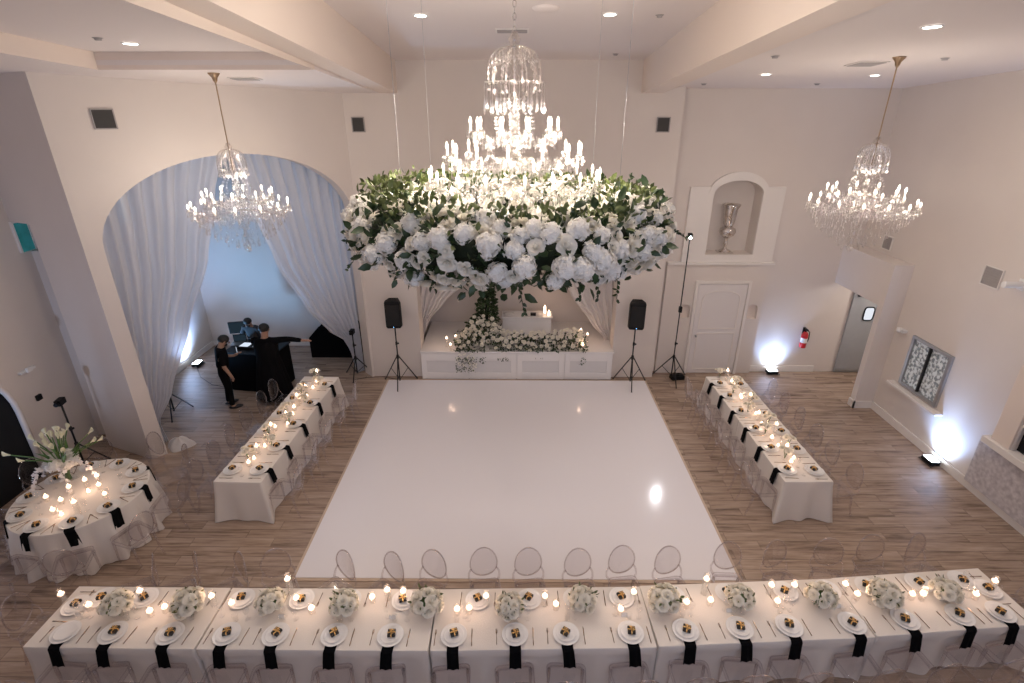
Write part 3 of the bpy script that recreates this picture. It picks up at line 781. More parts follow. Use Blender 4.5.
for (x0, x1, zd, cnt) in ((-1.62, -1.15, .5, 260), (-1.4, -.9, .25, 120), (-.6, -.3, .2, 70), (0.1, .5, .12, 40), (1.42, 1.55, .3, 50)):
    for k in range(cnt):
        x = q.uniform(x0, x1); z = -zd*q.random()**1.2; y = -.36-q.uniform(0, .05)
        if z > -.1: y = q.uniform(-.36, -.2); z = q.uniform(.02, .08)
        s_ = q.uniform(.025, .05); leaf_mesh(b, Matrix.Translation((x, y, z)) @ rand_rot(q, (0, -.5, -.4), .8), s_*.7, s_)
o = b.obj('trailing_vines', M['leaf'], bank); o['kind'] = 'stuff'
b = MB()
for k in range(70):
    x = q.uniform(-1.6, -1.1); z = -.42*q.random(); rose_mesh(b, Matrix.Translation((x, -.39, z)) @ face_rot((0, -1, .2), q), .018, k, layers=((5,.5,45,.9),))
o = b.obj('small_trailing_blossoms', M['rose'], bank); o['kind'] = 'stuff'
# foliage column behind, rising to the ring
colm = empty('greenery_column', (-.82, 12.62, .745), 0, 'tall dark leafy column rising from the left side of the stage table', 'plant')
b = MB()
ctr = lambda t_: Vector((.12*math.sin(t_*2.2)+.02, -.1*t_, t_*2.95))
b.tube([ctr(i/8) for i in range(9)], [.05]*9, 8); b.obj('trunk', M['moss'], colm)
b = MB()
for k in range(2600):
    t_ = q.random(); rad = .20+.07*math.sin(9*t_)+(.28*(1-t_/.2) if t_ < .2 else 0)
    a = q.uniform(0, 6.28); rr = rad*math.sqrt(q.random())
    p = ctr(t_)+Vector((rr*math.cos(a)-(.35*(1-t_/.2) if t_ < .2 else 0)*q.random(), rr*math.sin(a)*.8, q.uniform(-.05, .05)))
    if p.z < .02: p.z = .02+q.random()*.05
    s_ = q.uniform(.06, .12); leaf_mesh(b, Matrix.Translation(p) @ rand_rot(q, (math.cos(a), math.sin(a), .1), .8), s_*.6, s_)
o = b.obj('foliage', M['leaf'], colm); o['kind'] = 'stuff'
for i in range(26):
    t_ = q.uniform(.02, .2); a = q.uniform(-2.6, -.5); rad = .26
    p = ctr(t_)+Vector((rad*math.cos(a), rad*math.sin(a)*.8, 0))
    put_mesh('rose', ROSES[i % 4], colm, p, face_rot((math.cos(a), math.sin(a), .5), q), q.uniform(.035, .05))

# ------------------------------------------------------------------ chandeliers
def drop(bm, x, y, z, l, w=.012):
    bm.lathe([(.0, 0), (w*.35, -l*.1), (w*.3, -l*.55), (w, -l*.8), (w*.8, -l*.93), (0, -l)], 5, Matrix.Translation((x, y, z)), smooth=False, caps=False)
def candle_unit(arm, x, y, z, h, bulbm, r=.011):
    b = MB(); b.lathe([(0, 0), (.012, 0), (.034, .012), (.036, .016), (.01, .012), (0, .012)], 10, Matrix.Translation((x, y, z))); 
    s_ = MB(); s_.lathe([(r, 0), (r, h)], 8, Matrix.Translation((x, y, z+.012))); cu = s_.obj('candle_sleeve', M['sleeve'], arm)
    b.obj('bobeche', M['crystal_arm'], arm)
    u = MB(); u.lathe([(r*.6, 0), (r*1.25, .018), (r*1.05, .035), (.0015, .062)], 8, Matrix.Translation((x, y, z+.012+h))); u.obj('flame_bulb', bulbm, arm)
def chandelier(loc, sc, tiers, dome_z, dome_r, cap_z, cap_r, prism_l, stem_top, bot, label, bulbm, seed, rodm, fac=1, rz=0, lampw=5):
    e = empty('crystal_chandelier', loc, rz, label, 'chandelier'); q = random.Random(seed)
    # stem: stacked glass balusters
    b = MB(); prof = [(.004, bot)]
    z = bot
    while z < dome_z:
        prof += [(.02, z+.01), (.045*sc, z+.05), (.055*sc, z+.08), (.025, z+.12), (.03, z+.13)]; z += .15
    prof += [(.01, dome_z)]
    b.lathe(prof, 12); b.obj('glass_stem', M['crystal_arm'], e)
    b = MB()   # chain or rod
    if rodm == 'chain':
        z = dome_z
        k = 0
        while z < stem_top-.02:
            pts = []
            for i in range(10):
                a = 2*PI*i/10; x = .014*math.cos(a); zz = z+.03+.03*math.sin(a)
                pts.append((x, 0, zz) if k % 2 == 0 else (0, x, zz))
            b.tube(pts, .0035, 5, closed=True); z += .048; k += 1
        b.obj('chain', M['chrome'], e)
    else:
        b.cyl((0, 0, dome_z-.3), (0, 0, stem_top), .008*1.2, n=8); b.obj('rod', M['brass'], e)
    b = MB(); b.lathe([(.012, stem_top-.13), (.03, stem_top-.1), (.04, stem_top-.06), (.075, stem_top-.02), (.085, stem_top)], 20); b.obj('canopy', M['brass'], e)
    # crown: curled crystal fronds
    ncr = 10
    b = MB()
    for k in range(ncr):
        a = 2*PI*k/ncr; c, s_ = math.cos(a), math.sin(a)
        pts = []
        for i in range(9):
            t_ = i/8; ang = PI*t_*1.15; r = dome_r*(.06+.94*math.sin(t_*PI*.5)**.75)*(1+.10*math.sin(t_*PI)); zz = cap_z+(dome_z-cap_z)*math.cos(t_*PI*.5)**.75 if t_ < 1 else cap_z
            pts.append((c*r, s_*r, zz))
        b.tube(pts, .006*sc+.002, 5)
    b.obj('crown_fronds', M['crystal_arm'], e)
    cr = MB()   # all small crystals of this chandelier
    for k in range(ncr):
        a = 2*PI*k/ncr
        for i in range(1, 9):
            t_ = min(i/8, .999); r = dome_r*(.06+.94*math.sin(t_*PI*.5)**.75)*(1+.10*math.sin(t_*PI)); zz = cap_z+(dome_z-cap_z)*math.cos(t_*PI*.5)**.75
            drop(cr, math.cos(a)*r, math.sin(a)*r, zz-.005, .07*fac*q.uniform(.8, 1.3), .013*fac)
            drop(cr, math.cos(a+.3)*r*.8, math.sin(a+.3)*r*.8, zz-.02, .07*fac*q.uniform(.8, 1.3), .012*fac)
    n = 22
    for k in range(n):
        a = 2*PI*(k+.5)/n; drop(cr, math.cos(a)*cap_r, math.sin(a)*cap_r, cap_z, prism_l*q.uniform(.85, 1.05), .012*fac)
        drop(cr, math.cos(a)*cap_r*.6, math.sin(a)*cap_r*.6, cap_z+.02, prism_l*q.uniform(.85, 1.1), .012*fac)
    # inner bell of bead strings between cap and first tier
    zt = tiers[0][1]
    for k in range(14):
        a = 2*PI*k/14
        for i in range(10):
            t_ = i/9; r = cap_r*.35+(tiers[0][0]*.45-cap_r*.35)*math.sin(t_*PI*.7); zz = cap_z-prism_l*.5+(zt-cap_z+prism_l*.5)*t_
            cr.sphere((math.cos(a)*r, math.sin(a)*r, zz), .009*fac, 5, 4)
    b = MB(); b.tube([(cap_r*math.cos(2*PI*i/24), cap_r*math.sin(2*PI*i/24), cap_z) for i in range(24)], .006, 5, closed=True); b.obj('hoop_ring', M['crystal_arm'], e)
    for (rt, zt, nt, hc) in tiers:
        b = MB(); b.tube([(rt*.28*math.cos(2*PI*i/24), rt*.28*math.sin(2*PI*i/24), zt-.02) for i in range(24)], .008, 5, closed=True); b.obj('hoop_ring', M['crystal_arm'], e)
    for ti, (rt, zt, nt, hc) in enumerate(tiers):
        for k in range(nt):
            a = 2*PI*(k+.37*ti)/nt+q.uniform(-.03, .03); c, s_ = math.cos(a), math.sin(a)
            arm = MB()
            pts = []
            for i in range(8):
                t_ = i/7; r = .03+(rt-.03)*t_; zz = zt-.02-.07*math.sin(t_*PI*.85)*sc - (0 if t_ < .8 else -.02)
                pts.append((c*r, s_*r, zz))
            arm.tube(pts, .007*fac, 6)
            ar = arm.obj('arm', M['crystal_arm'], e)
            candle_unit(ar, c*rt, s_*rt, zt, hc, bulbm, .011*fac)
            if k % 2 == 0: light('candle_bulb_lamp', 'POINT', (loc[0]+c*rt, loc[1]+s_*rt, loc[2]+zt+hc+.11), lampw, (1, .88, .75), .02)
            for j in range(6):
                aa = 2*PI*j/6; drop(cr, c*rt+.034*math.cos(aa), s_*rt+.034*math.sin(aa), zt+.01, .07*fac*q.uniform(.7, 1.2), .009*fac)
            for j in range(5):
                aj = a+2*PI/nt*(j+.5)/5; rj = rt*q.uniform(.86, 1.0); drop(cr, rj*math.cos(aj), rj*math.sin(aj), zt-.01-.03*math.sin((j+.5)/5*PI), .09*fac*q.uniform(.7, 1.2), .010*fac)
                rj = rt*q.uniform(.55, .75); drop(cr, rj*math.cos(aj), rj*math.sin(aj), zt-.04, .08*fac*q.uniform(.7, 1.2), .010*fac)
            # bead swags to the next arm
            a2 = a+2*PI/nt
            for i in range(1, 9):
                t_ = i/9; aa = a+(a2-a)*t_; r = rt*(1-.10*math.sin(t_*PI)); cr.sphere((math.cos(aa)*r, math.sin(aa)*r, zt-.02-.07*fac*math.sin(t_*PI)), .0075*fac, 5, 4)
            for i in range(1, 7):     # drops along the arm
                t_ = i/7; r = .03+(rt-.03)*t_; drop(cr, c*r, s_*r, zt-.03-.07*math.sin(t_*PI*.85)*sc, .06*fac*q.uniform(.6, 1.3), .009*fac)
    # basket below the lowest tier
    rl, zl_ = tiers[-1][0], tiers[-1][1]
    for ring_i in range(6):
        t_ = ring_i/6; r = rl*.85*math.cos(t_*PI*.5)**1.1+.03; zz = zl_-.04+(bot-zl_+.1)*t_; n = max(6, int(30*r/rl)+6)
        for k in range(n):
            a = 2*PI*k/n+ring_i*.2; drop(cr, math.cos(a)*r, math.sin(a)*r, zz+q.uniform(-.02, .02), .1*fac*q.uniform(.7, 1.3), .013*fac)
    o = cr.obj('crystal_drops', M['crystal'], e); o['kind'] = 'stuff'
    b = MB(); b.sphere((0, 0, bot), .045*sc, 12, 8); b.obj('bottom_ball', M['crystal'], e)
    return e
cx, cy = -.02, 5.2
stemtop = zc(cy)-5.0
chandelier((cx, cy, 5.0), 1.0, [(.40, .93, 10, .06), (.62, .72, 14, .06), (.80, .50, 18, .06)], 1.62, .225, 1.34, .27, .26, stemtop, -.05,
           'huge crystal chandelier with three candle tiers hanging in the centre of the room', M['bulb'], 3, 'chain', 1.0, lampw=8)
sy = zl(8.48); sr = zr(8.18)
for (loc, lab, sd, top) in (((-4.37, 8.48, 4.1), 'crystal chandelier on a long rod in front of the draped arch on the left', 5, sy), ((5.22, 8.18, 4.2), 'crystal chandelier on a long rod by the wall corner on the right', 9, sr)):
    chandelier((loc[0], loc[1], loc[2]), 1.0, [(.50, .78, 10, .05), (.72, .60, 14, .05)], 1.48, .2, 1.18, .21, .10, top-loc[2], -.06, lab, M['bulb_side'], sd, 'rod', 1.15)

# ------------------------------------------------------------------ drapes
def drape(name, plane, top, inner, z0, label, m, pleats=9, amp=.05, side=1, nz=40, nu=70, off=.1):
    # plane(s, d) -> x, y ; outer edge s = outer(z), inner edge s = inner(z)
    outer, innr = inner; b = MB()
    def fn(u, v):
        z = top(u)*(1-v)+z0(u)*v
        so, si = outer(z), innr(z); s_ = so+(si-so)*u
        w = abs(si-so)
        a = amp*(.5+.5*min(1, w/1.2))
        d = off+a*math.sin(u*pleats*2*PI+.6*math.sin(z*1.3))+.3*a*math.sin(u*pleats*4.7*PI+z*.8)
        x, y = plane(s_, d); return (x, y, z)
    b.grid(fn, nu, nz)
    o = b.obj(name, m, None); tag(o, label, 'curtain'); return o
def interp(pts):
    def f(z):
        if z <= pts[0][0]: return pts[0][1]
        for (a, b_), (c, d) in zip(pts[:-1], pts[1:]):
            if z <= c:
                t = (z-a)/(c-a); t = t*t*(3-2*t)*.35+t*.65; return b_+(d-b_)*t
        return pts[-1][1]
    return f
def pl_arch(s, d): return (-6.95+math.cos(aw)*s-math.sin(aw)*(.33+d), 8.3+math.sin(aw)*s+math.cos(aw)*(.33+d))
def archtop(s):
    c, a = (.38+4.77)/2, (4.77-.38)/2; return 4.1+1.3*math.sqrt(max(0, 1-((s-c)/a)**2))
drape('sheer_curtain', pl_arch, lambda u: 5.55, (interp([(0, .12), (5.6, .12)]), interp([(0, .40), (.5, .34), (1.0, .68), (2.3, 1.3), (3.5, 1.87), (4.6, 2.22), (5.6, 2.6)])), lambda u: .02,
      'long white sheer curtain gathered on the left side of the big arch', M['sheer'], pleats=9, amp=.07, off=.14)
drape('sheer_curtain', pl_arch, lambda u: 5.55, (interp([(0, 4.86), (5.6, 4.95)]), interp([(0, 4.66), (.6, 4.58), (.95, 4.46), (1.3, 4.10), (1.9, 3.68), (3.13, 3.14), (4.36, 2.84), (5.6, 2.62)])), lambda u: .02,
      'long white sheer curtain swept to the right side of the big arch', M['sheer'], pleats=9, amp=.07, off=.14)
b = MB(); b.grid(lambda u, v: (-6.66+.26*math.cos(2*PI*u)*(1-v)*(1+.15*math.sin(6*PI*u)), 8.74+.20*math.sin(2*PI*u)*(1-v)*(1+.15*math.cos(8*PI*u)), .01+.20*v**.6+.03*math.sin(10*PI*u)*v*(1-v)*3), 48, 8)
tag(b.obj('curtain_puddle', M['sheer2']), 'bundle of white fabric on the floor at the foot of the pillar', 'fabric')
def pl_st(s, d): return (s, 12.26+d)
drape('sheer_curtain', pl_st, lambda u: 4.4, (interp([(0, -2.42), (4.5, -2.42)]), interp([(0, -2.3), (.8, -2.36), (1.25, -2.2), (1.8, -1.75), (2.45, -1.0), (3.3, -.6), (4.4, -.2)])), lambda u: .76,
      'ivory curtain swept to the left pier above the stage', M['sheer2'], pleats=6, amp=.045, off=.12)
drape('sheer_curtain', pl_st, lambda u: 4.4, (interp([(0, 2.48), (4.5, 2.48)]), interp([(0, 2.44), (.8, 2.25), (1.2, 1.9), (1.97, 1.35), (2.75, .9), (3.5, .55), (4.4, .2)])), lambda u: .76,
      'ivory curtain swept to the right pier above the stage', M['sheer2'], pleats=6, amp=.045, off=.12)

# ------------------------------------------------------------------ ghost chairs
def make_chair():
    e = empty('ghost_chair', (0, 0, 0)); tag(e, 'clear acrylic chair', 'chair')
    b = MB()
    # seat: rounded trapezoid slab with apron
    def outline(k, z):
        pts = []
        hw = [(.215, .23), (.19, -.20)]
        ring_ = [(-.19, -.20), (.19, -.20), (.215, .23), (-.215, .23)]
        out = []
        rc = .06*k
        n = 5
        for i, (x, y) in enumerate(ring_):
            cx_ = x-math.copysign(rc, x); cy_ = y-math.copysign(rc, y)
            a0 = {0: PI, 1: 1.5*PI, 2: 0, 3: .5*PI}[i]
            for j in range(n+1):
                a = a0+PI/2*j/n; out.append((cx_+rc*math.cos(a), cy_+rc*math.sin(a), z))
        return out
    o1 = outline(1, .465); n = len(o1); o0 = outline(1, .45); o2 = outline(1, .395)
    inn = [(x*.93, y*.93, .45) for (x, y, z) in o1]; inn2 = [(x*.93, y*.93, .395) for (x, y, z) in o1]
    vs = o1+o2+inn2+inn; fs = [tuple(range(n))]
    for A, B_ in ((0, n), (n, 2*n), (2*n, 3*n)):
        for i in range(n): fs.append((A+i, B_+i, B_+(i+1) % n, A+(i+1) % n))
    fs.append(tuple(reversed(range(3*n, 4*n))))
    b.add(vs, fs); b.obj('seat', M['ghost'], e)
    b = MB(); b.tube([(x, y, .463) for (x, y, z) in o1], .006, 5, closed=True)
    b.tube([(x, y, .397) for (x, y, z) in o1], .005, 5, closed=True); b.obj('seat_rim', M['ghost_edge'], e)
    # oval back
    b = MB()
    def bp(u, v, off=0):   # disc coords
        x = .178*u; zz = .225*v; y = -.235-.03*(1-u*u)-.12*(zz+.22)*.55+off; return (x, y, .695+zz)
    N = 28; rings = 5
    vs = []
    for side in (0, .012):
        vs.append(bp(0, 0, side))
        for r_ in range(1, rings+1):
            for i in range(N):
                a = 2*PI*i/N; vs.append(bp(math.cos(a)*r_/rings, math.sin(a)*r_/rings, side))
    tot = 1+rings*N
    for sd in (0, tot):
        for i in range(N): fs2 = (sd, sd+1+i, sd+1+(i+1) % N)
    fs = []
    for sd, flip in ((0, 0), (tot, 1)):
        for i in range(N):
            t3 = (sd, sd+1+i, sd+1+(i+1) % N); fs.append(t3 if flip else t3[::-1])
        for r_ in range(rings-1):
            for i in range(N):
                A = sd+1+r_*N; q4 = (A+i, A+N+i, A+N+(i+1) % N, A+(i+1) % N); fs.append(q4 if flip else q4[::-1])
    A = 1+(rings-1)*N
    for i in range(N): fs.append((A+i, A+(i+1) % N, tot+A+(i+1) % N, tot+A+i))
    b.add(vs, fs, None, True); bk = b.obj('backrest', M['ghost'], e)
    b = MB(); b.tube([bp(math.cos(2*PI*i/32), math.sin(2*PI*i/32), .006) for i in range(32)], .0095, 6, closed=True)
    b.obj('back_rim', M['ghost_edge'], bk)
    for sgn in (-1, 1):
        b = MB(); b.tube([(sgn*.175, -.17, .46), (sgn*.20, -.205, .50), (sgn*.20, -.228, .55), (sgn*.168, -.243, .61)], [.016, .013, .012, .012], 6)
        b.obj('back_post', M['ghost_edge'], e)
    for (x, y) in ((-.185, .2), (.185, .2), (-.16, -.17), (.16, -.17)):
        b = MB(); ox = .0 if y > 0 else 0; oy = 0 if y > 0 else -.08
        b.tube([(x, y, .40), (x*1.02, y+oy*.3, .2), (x*1.05, y+oy, 0)], [.021, .017, .013], 6); b.obj('leg', M['ghost_edge'], e)
    return e
chairP = Proto(make_chair())
def ordn(i): return ['first', 'second', 'third', 'fourth', 'fifth', 'sixth', 'seventh', 'eighth', 'ninth', 'tenth', 'eleventh', 'twelfth', 'thirteenth', 'fourteenth', 'fifteenth', 'sixteenth', 'seventeenth', 'eighteenth', 'nineteenth', 'twentieth'][i]

# ------------------------------------------------------------------ tables and cloths
TH = .76
def cloth_mesh(bm, L, W, h, seed, corner=.10, amp=.03, push=None, flat=()):
    # rectangle centred on origin, skirt to z=.012; push = list of (side, s, width, depth); flat: sides without waves
    q = random.Random(seed); N = []
    per = []
    nl, nw = int(L/.035), int(W/.035)
    for i in range(nl): per.append((-L/2+L*i/nl, -W/2, 0, -1, 'f', i/nl))
    for i in range(nw): per.append((L/2, -W/2+W*i/nw, 1, 0, 'r', i/nw))
    for i in range(nl): per.append((L/2-L*i/nl, W/2, 0, 1, 'b', i/nl))
    for i in range(nw): per.append((-L/2, W/2-W*i/nw, -1, 0, 'l', i/nw))
    n = len(per); levels = [0, .015, .05, .12, .22, .35, .5, .65, .8, .92, 1.0]
    phs = [q.uniform(0, 6.28) for _ in range(4)]
    vs = []
    for t in levels:
        for i, (x, y, nx, ny, sd, fr) in enumerate(per):
            s_ = i*.035
            a = 0 if sd in flat else amp*t**.8*(math.sin(s_*6.5+phs[0])*.6+math.sin(s_*11+phs[1])*.35+math.sin(s_*17+phs[2])*.25+.5)
            o = .004*min(1, t*40)+a
            dx, dy = nx*o, ny*o
            # corner flare
            for (cx_, cy_) in ((-1, -1), (1, -1), (1, 1), (-1, 1)):
                dd = math.hypot(x-cx_*L/2, y-cy_*W/2)
                if (('l' in flat and cx_ < 0) or ('r' in flat and cx_ > 0)): k = corner*.0
                else: k = corner
                fl = k*t**1.3*math.exp(-(dd/.10)**2)-k*.25*t*math.exp(-((dd-.22)/.1)**2)
                dx += cx_*fl*.7; dy += cy_*fl*.7
            if push:
                for (ps_, s0, w_, dp) in push:
                    if ps_ == sd:
                        c_ = x if sd in 'fb' else y
                        g = math.exp(-((c_-s0)/w_)**4)*dp*min(1, max(0, (t-.12)/.25))
                        dx -= nx*g; dy -= ny*g
            z = h-(h-.012)*t
            if t == 0: z = h; dx = dy = 0
            vs.append((x+dx, y+dy, z))
    fs = [tuple(range(n))]
    for k in range(len(levels)-1):
        for i in range(n): j = (i+1) % n; fs.append((k*n+i, (k+1)*n+i, (k+1)*n+j, k*n+j))
    bm.add(vs, fs, None, True); 
def tbl(name, L, W, loc, rz, label, group):
    e = empty(name, loc, rz, label, 'table', group)
    b = MB(); b.box(-L/2+.02, L/2-.02, -W/2+.14, W/2-.14, TH-.045, TH-.012); b.obj('tabletop', M['wplas'], e)
    for (sx, sy_) in ((-1, -1), (1, -1), (1, 1), (-1, 1)):
        b = MB(); b.cyl((sx*(L/2-.2), sy_*(W/2-.2), 0), (sx*(L/2-.2), sy_*(W/2-.2), TH-.045), .015); b.obj('leg', M['alum'], e)
def table(L, W, loc, rz, lab, group, seed, push=None, flat=(), corner=.1, amp=.03):
    tbl('banquet_table', L, W, loc, rz, 'rectangular folding table under the ivory cloth, '+lab, group)
    b = MB(); cloth_mesh(b, L, W, TH+.002, seed, corner=corner, push=push, flat=flat, amp=amp)
    o = b.obj('tablecloth', M['cloth'], None, loc, (0, 0, rz)); o.data.polygons[0].use_smooth = False
    tag(o, 'ivory floor-length tablecloth, '+lab, 'tablecloth', 'ivory tablecloths'); return o

# --- place setting prototypes
def make_plate():
    e = empty('dinner_plate', (0, 0, 0)); tag(e, 'x', 'plate')
    b = MB(); b.lathe([(0, .001), (.08, .001), (.095, .004), (.146, .016), (.148, .020), (.144, .019), (.10, .009), (0, .008)], 32); b.obj('charger', M['china'], e)
    b = MB(); b.lathe([(0, .010), (.07, .010), (.108, .021), (.110, .024), (.107, .023), (.07, .014), (0, .014)], 28); b.obj('salad_plate', M['china'], e)
    return e
def make_box():
    e = empty('favor_box', (0, 0, 0)); tag(e, 'x', 'box')
    b = MB(); b.box(-.042, .042, -.042, .042, 0, .032); b.obj('carton', M['boxm'], e, bevel=.003)
    b = MB(); b.box(-.0435, .0435, -.006, .006, -.0, .0335); b.box(-.006, .006, -.0435, .0435, -.0, .0335)
    for a in (.5, 2.2, 3.7, 5.3):
        c, s_ = math.cos(a), math.sin(a)
        b.tube([(0, 0, .035), (c*.018-s_*.008, s_*.018+c*.008, .05), (c*.036, s_*.036, .046), (c*.018+s_*.008, s_*.018-c*.008, .038), (0, 0, .035)], .0042, 5)
    b.sphere((0, 0, .038), .008, 8, 6); b.obj('ribbon_bow', M['gold'], e); return e
def napkin_mesh(edge, drop_, w=.125, skew=0):
    # starts at y=0 (plate centre), table edge at y=-edge; hangs drop_
    b = MB(); prof = [(.03, .002), (-edge+.02, .002), (-edge-.004, .001), (-edge-.022, -.02), (-edge-.026, -.08), (-edge-.034, -drop_*.6), (-edge-.045, -drop_)]
    t = .005; n = len(prof); vs = []; nx = 6
    for k, (y, z) in enumerate(prof):
        hang = max(0, k-3)/(n-4)
        for i in range(nx+1):
            u = i/nx*2-1; x = u*w/2*(1+.06*hang)+skew*max(0, k-2)/(n-3); yy = y-.008*hang*math.cos(u*5)
            vs.append((x, yy, z)); 
    for k, (y, z) in enumerate(prof):
        hang = max(0, k-3)/(n-4)
        for i in range(nx+1):
            u = i/nx*2-1; x = u*w/2*(1+.06*hang)+skew*max(0, k-2)/(n-3); yy = y-.008*hang*math.cos(u*5)
            if k <= 2: vs.append((x, yy, z+t))
            else: vs.append((x, yy-t, z+(t if k == 3 else 0)))
    A = n*(nx+1); fs = []
    for k in range(n-1):
        for i in range(nx):
            a = k*(nx+1)+i; fs.append((a, a+1, a+nx+2, a+nx+1)); fs.append((A+a, A+a+nx+1, A+a+nx+2, A+a+1))
    for k in range(n-1):
        for i in (0, nx):
            a = k*(nx+1)+i; fs.append((a, a+nx+1, A+a+nx+1, A+a))
    for k in (0, n-1):
        for i in range(nx):
            a = k*(nx+1)+i; fs.append((a, A+a, A+a+1, a+1))
    b.add(vs, fs); return b
def make_fork():
    b = MB(); b.tube([(0, -.10, .004), (0, .02, .005), (0, .04, .004)], [.0045, .003, .006], 6)
    for k in (-1.5, -.5, .5, 1.5): b.tube([(k*.003, .038, .004), (k*.0055, .055, .003), (k*.0055, .095, .005)], [.0022, .002, .0012], 4)
    return b
def make_knife():
    b = MB(); b.tube([(0, -.11, .004), (0, -.01, .005)], [.0055, .004], 6)
    b.add([(-.006,-.01,.002),(.006,-.01,.002),(.008,.09,.002),(-.002,.115,.002),(-.006,-.01,.005),(.004,-.01,.006),(.004,.09,.004),(-.002,.112,.004)], [(0,3,2,1),(4,5,6,7),(0,1,5,4),(1,2,6,5),(2,3,7,6),(3,0,4,7)])
    return b
def make_goblet():
    e = empty('wine_glass', (0, 0, 0)); tag(e, 'x', 'glass')
    b = MB(); b.lathe([(0, .001), (.034, .001), (.035, .004), (.006, .01), (.004, .04), (.004, .085), (.02, .095)], 14, caps=False); b.obj('stem_and_foot', M['glass'], e)
    b = MB(); b.lathe([(.004, .086), (.028, .10), (.036, .125), (.034, .165), (.030, .19), (.0285, .19), (.0325, .165), (.0345, .125), (.026, .102)], 14, caps=False); b.obj('bowl', M['glass'], e)
    return e
def make_tumbler():
    b = MB(); b.lathe([(0, .001), (.030, .001), (.035, .09), (.033, .09), (.028, .008), (0, .008)], 14); o = b.obj('water_glass', M['glass'])
    tag(o, 'x', 'glass'); return o
plateP = Proto(make_plate()); boxP = Proto(make_box())
forkP = Proto(tag(make_fork().obj('fork', M['cutlery']), 'x', 'fork')); knifeP = Proto(tag(make_knife().obj('knife', M['cutlery']), 'x', 'knife'))
gobP = Proto(make_goblet()); tumP = Proto(make_tumbler())
napP = [Proto(tag(napkin_mesh(.16, .25, skew=s_).obj('napkin', M['black_cloth']), 'x', 'napkin')) for s_ in (0, .03, -.03)]
def make_candle(h, lvl, r=.04):
    e = empty('candle_glass', (0, 0, 0)); tag(e, 'x', 'candle')
    b = MB(); b.lathe([(0, .001), (r*.95, .001), (r, .004), (r, h), (r-.003, h), (r-.003, .006), (0, .006)], 16); b.obj('glass_cylinder', M['glass'], e)
    if lvl > .03:
        b = MB(); b.lathe([(0, .007), (r-.004, .007), (r-.004, lvl), (0, lvl)], 14); b.obj('water', M['water'], e)
    b = MB(); b.lathe([(0, 0), (r*.65, 0), (r*.85, .014), (r*.83, .028), (0, .022)], 12, Matrix.Translation((0, 0, max(.008, lvl+.001)))); c = b.obj('floating_candle', M['candle'], e)
    b = MB(); b.lathe([(.002, 0), (.012, .012), (.010, .026), (.001, .044)], 8, Matrix.Translation((0, 0, max(.008, lvl+.001)+.022))); b.obj('flame', M['flame'], c)
    return e
CND = {k: Proto(make_candle(*v)) for k, v in dict(low=(.12, .06), mid=(.20, .13), tall=(.30, .22), votive=(.085, .0, .034)).items()}
CLV = dict(low=.11, mid=.18, tall=.27, votive=.05)
def candle(kind, x, y, z, label, group, lamp=.9):
    CND[kind].put((x, y, z), 0, label, group)
    if lamp: light('candle_lamp', 'POINT', (x, y, z+CLV[kind]+.05), lamp*.5, (1, .66, .46), .03)

def setting(x, y, rz, z, seat, tname, napkin=True, box=True, tum=True, seed=0, boxrot=None):
    # rz: direction from diner to table centre = +y rotated by rz
    q = random.Random(seed); c, s_ = math.cos(rz), math.sin(rz)
    def w(dx, dy): return (x+dx*c-dy*s_, y+dx*s_+dy*c, z)
    g = tname
    loc = '%s %s' % (seat, tname); g = 'the '+tname
    if napkin: napP[q.randrange(3)].put(w(0, 0), rz, 'black hanging napkin, '+loc, 'black napkins, '+g)
    p = w(0, 0); plateP.put((p[0], p[1], z+.008), rz, 'white plate, '+loc, 'plates, '+g)
    if box: boxP.put((p[0]+q.uniform(-.015, .015), p[1]+q.uniform(-.01, .02), z+.033), rz+(q.uniform(-.7, .7) if boxrot is None else boxrot), 'black gold-bow box, '+loc, 'gift boxes, '+g)
    pf = w(-.205, -.01); forkP.put((pf[0], pf[1], z), rz+q.uniform(-.06, .06), 'bronze fork, '+loc, 'forks, '+g)
    pk = w(.20, -.01); knifeP.put((pk[0], pk[1], z), rz+q.uniform(-.06, .06), 'bronze knife, '+loc, 'knives, '+g)
    pg = w(.13+q.uniform(-.02, .02), .21); gobP.put((pg[0], pg[1], z), 0, 'stemmed wine glass, '+loc, 'wine glasses, '+g)
    if tum:
        pt = w(.02+q.uniform(-.02, .02), .19); tumP.put((pt[0], pt[1], z), 0, 'short water glass, '+loc, 'water glasses, '+g)

# pixel -> world on a level plane, used only to read positions off the plan
def PX(px, py, z):
    x = (px-512)/f_px; y = -(py-341.5)/f_px
    dy = math.cos(pitch)+y*math.sin(pitch); dz = -math.sin(pitch)+y*math.cos(pitch)
    d = (x*math.cos(yaw)-dy*math.sin(yaw), x*math.sin(yaw)+dy*math.cos(yaw), dz)
    t = (z-H)/d[2]; return (d[0]*t, d[1]*t)

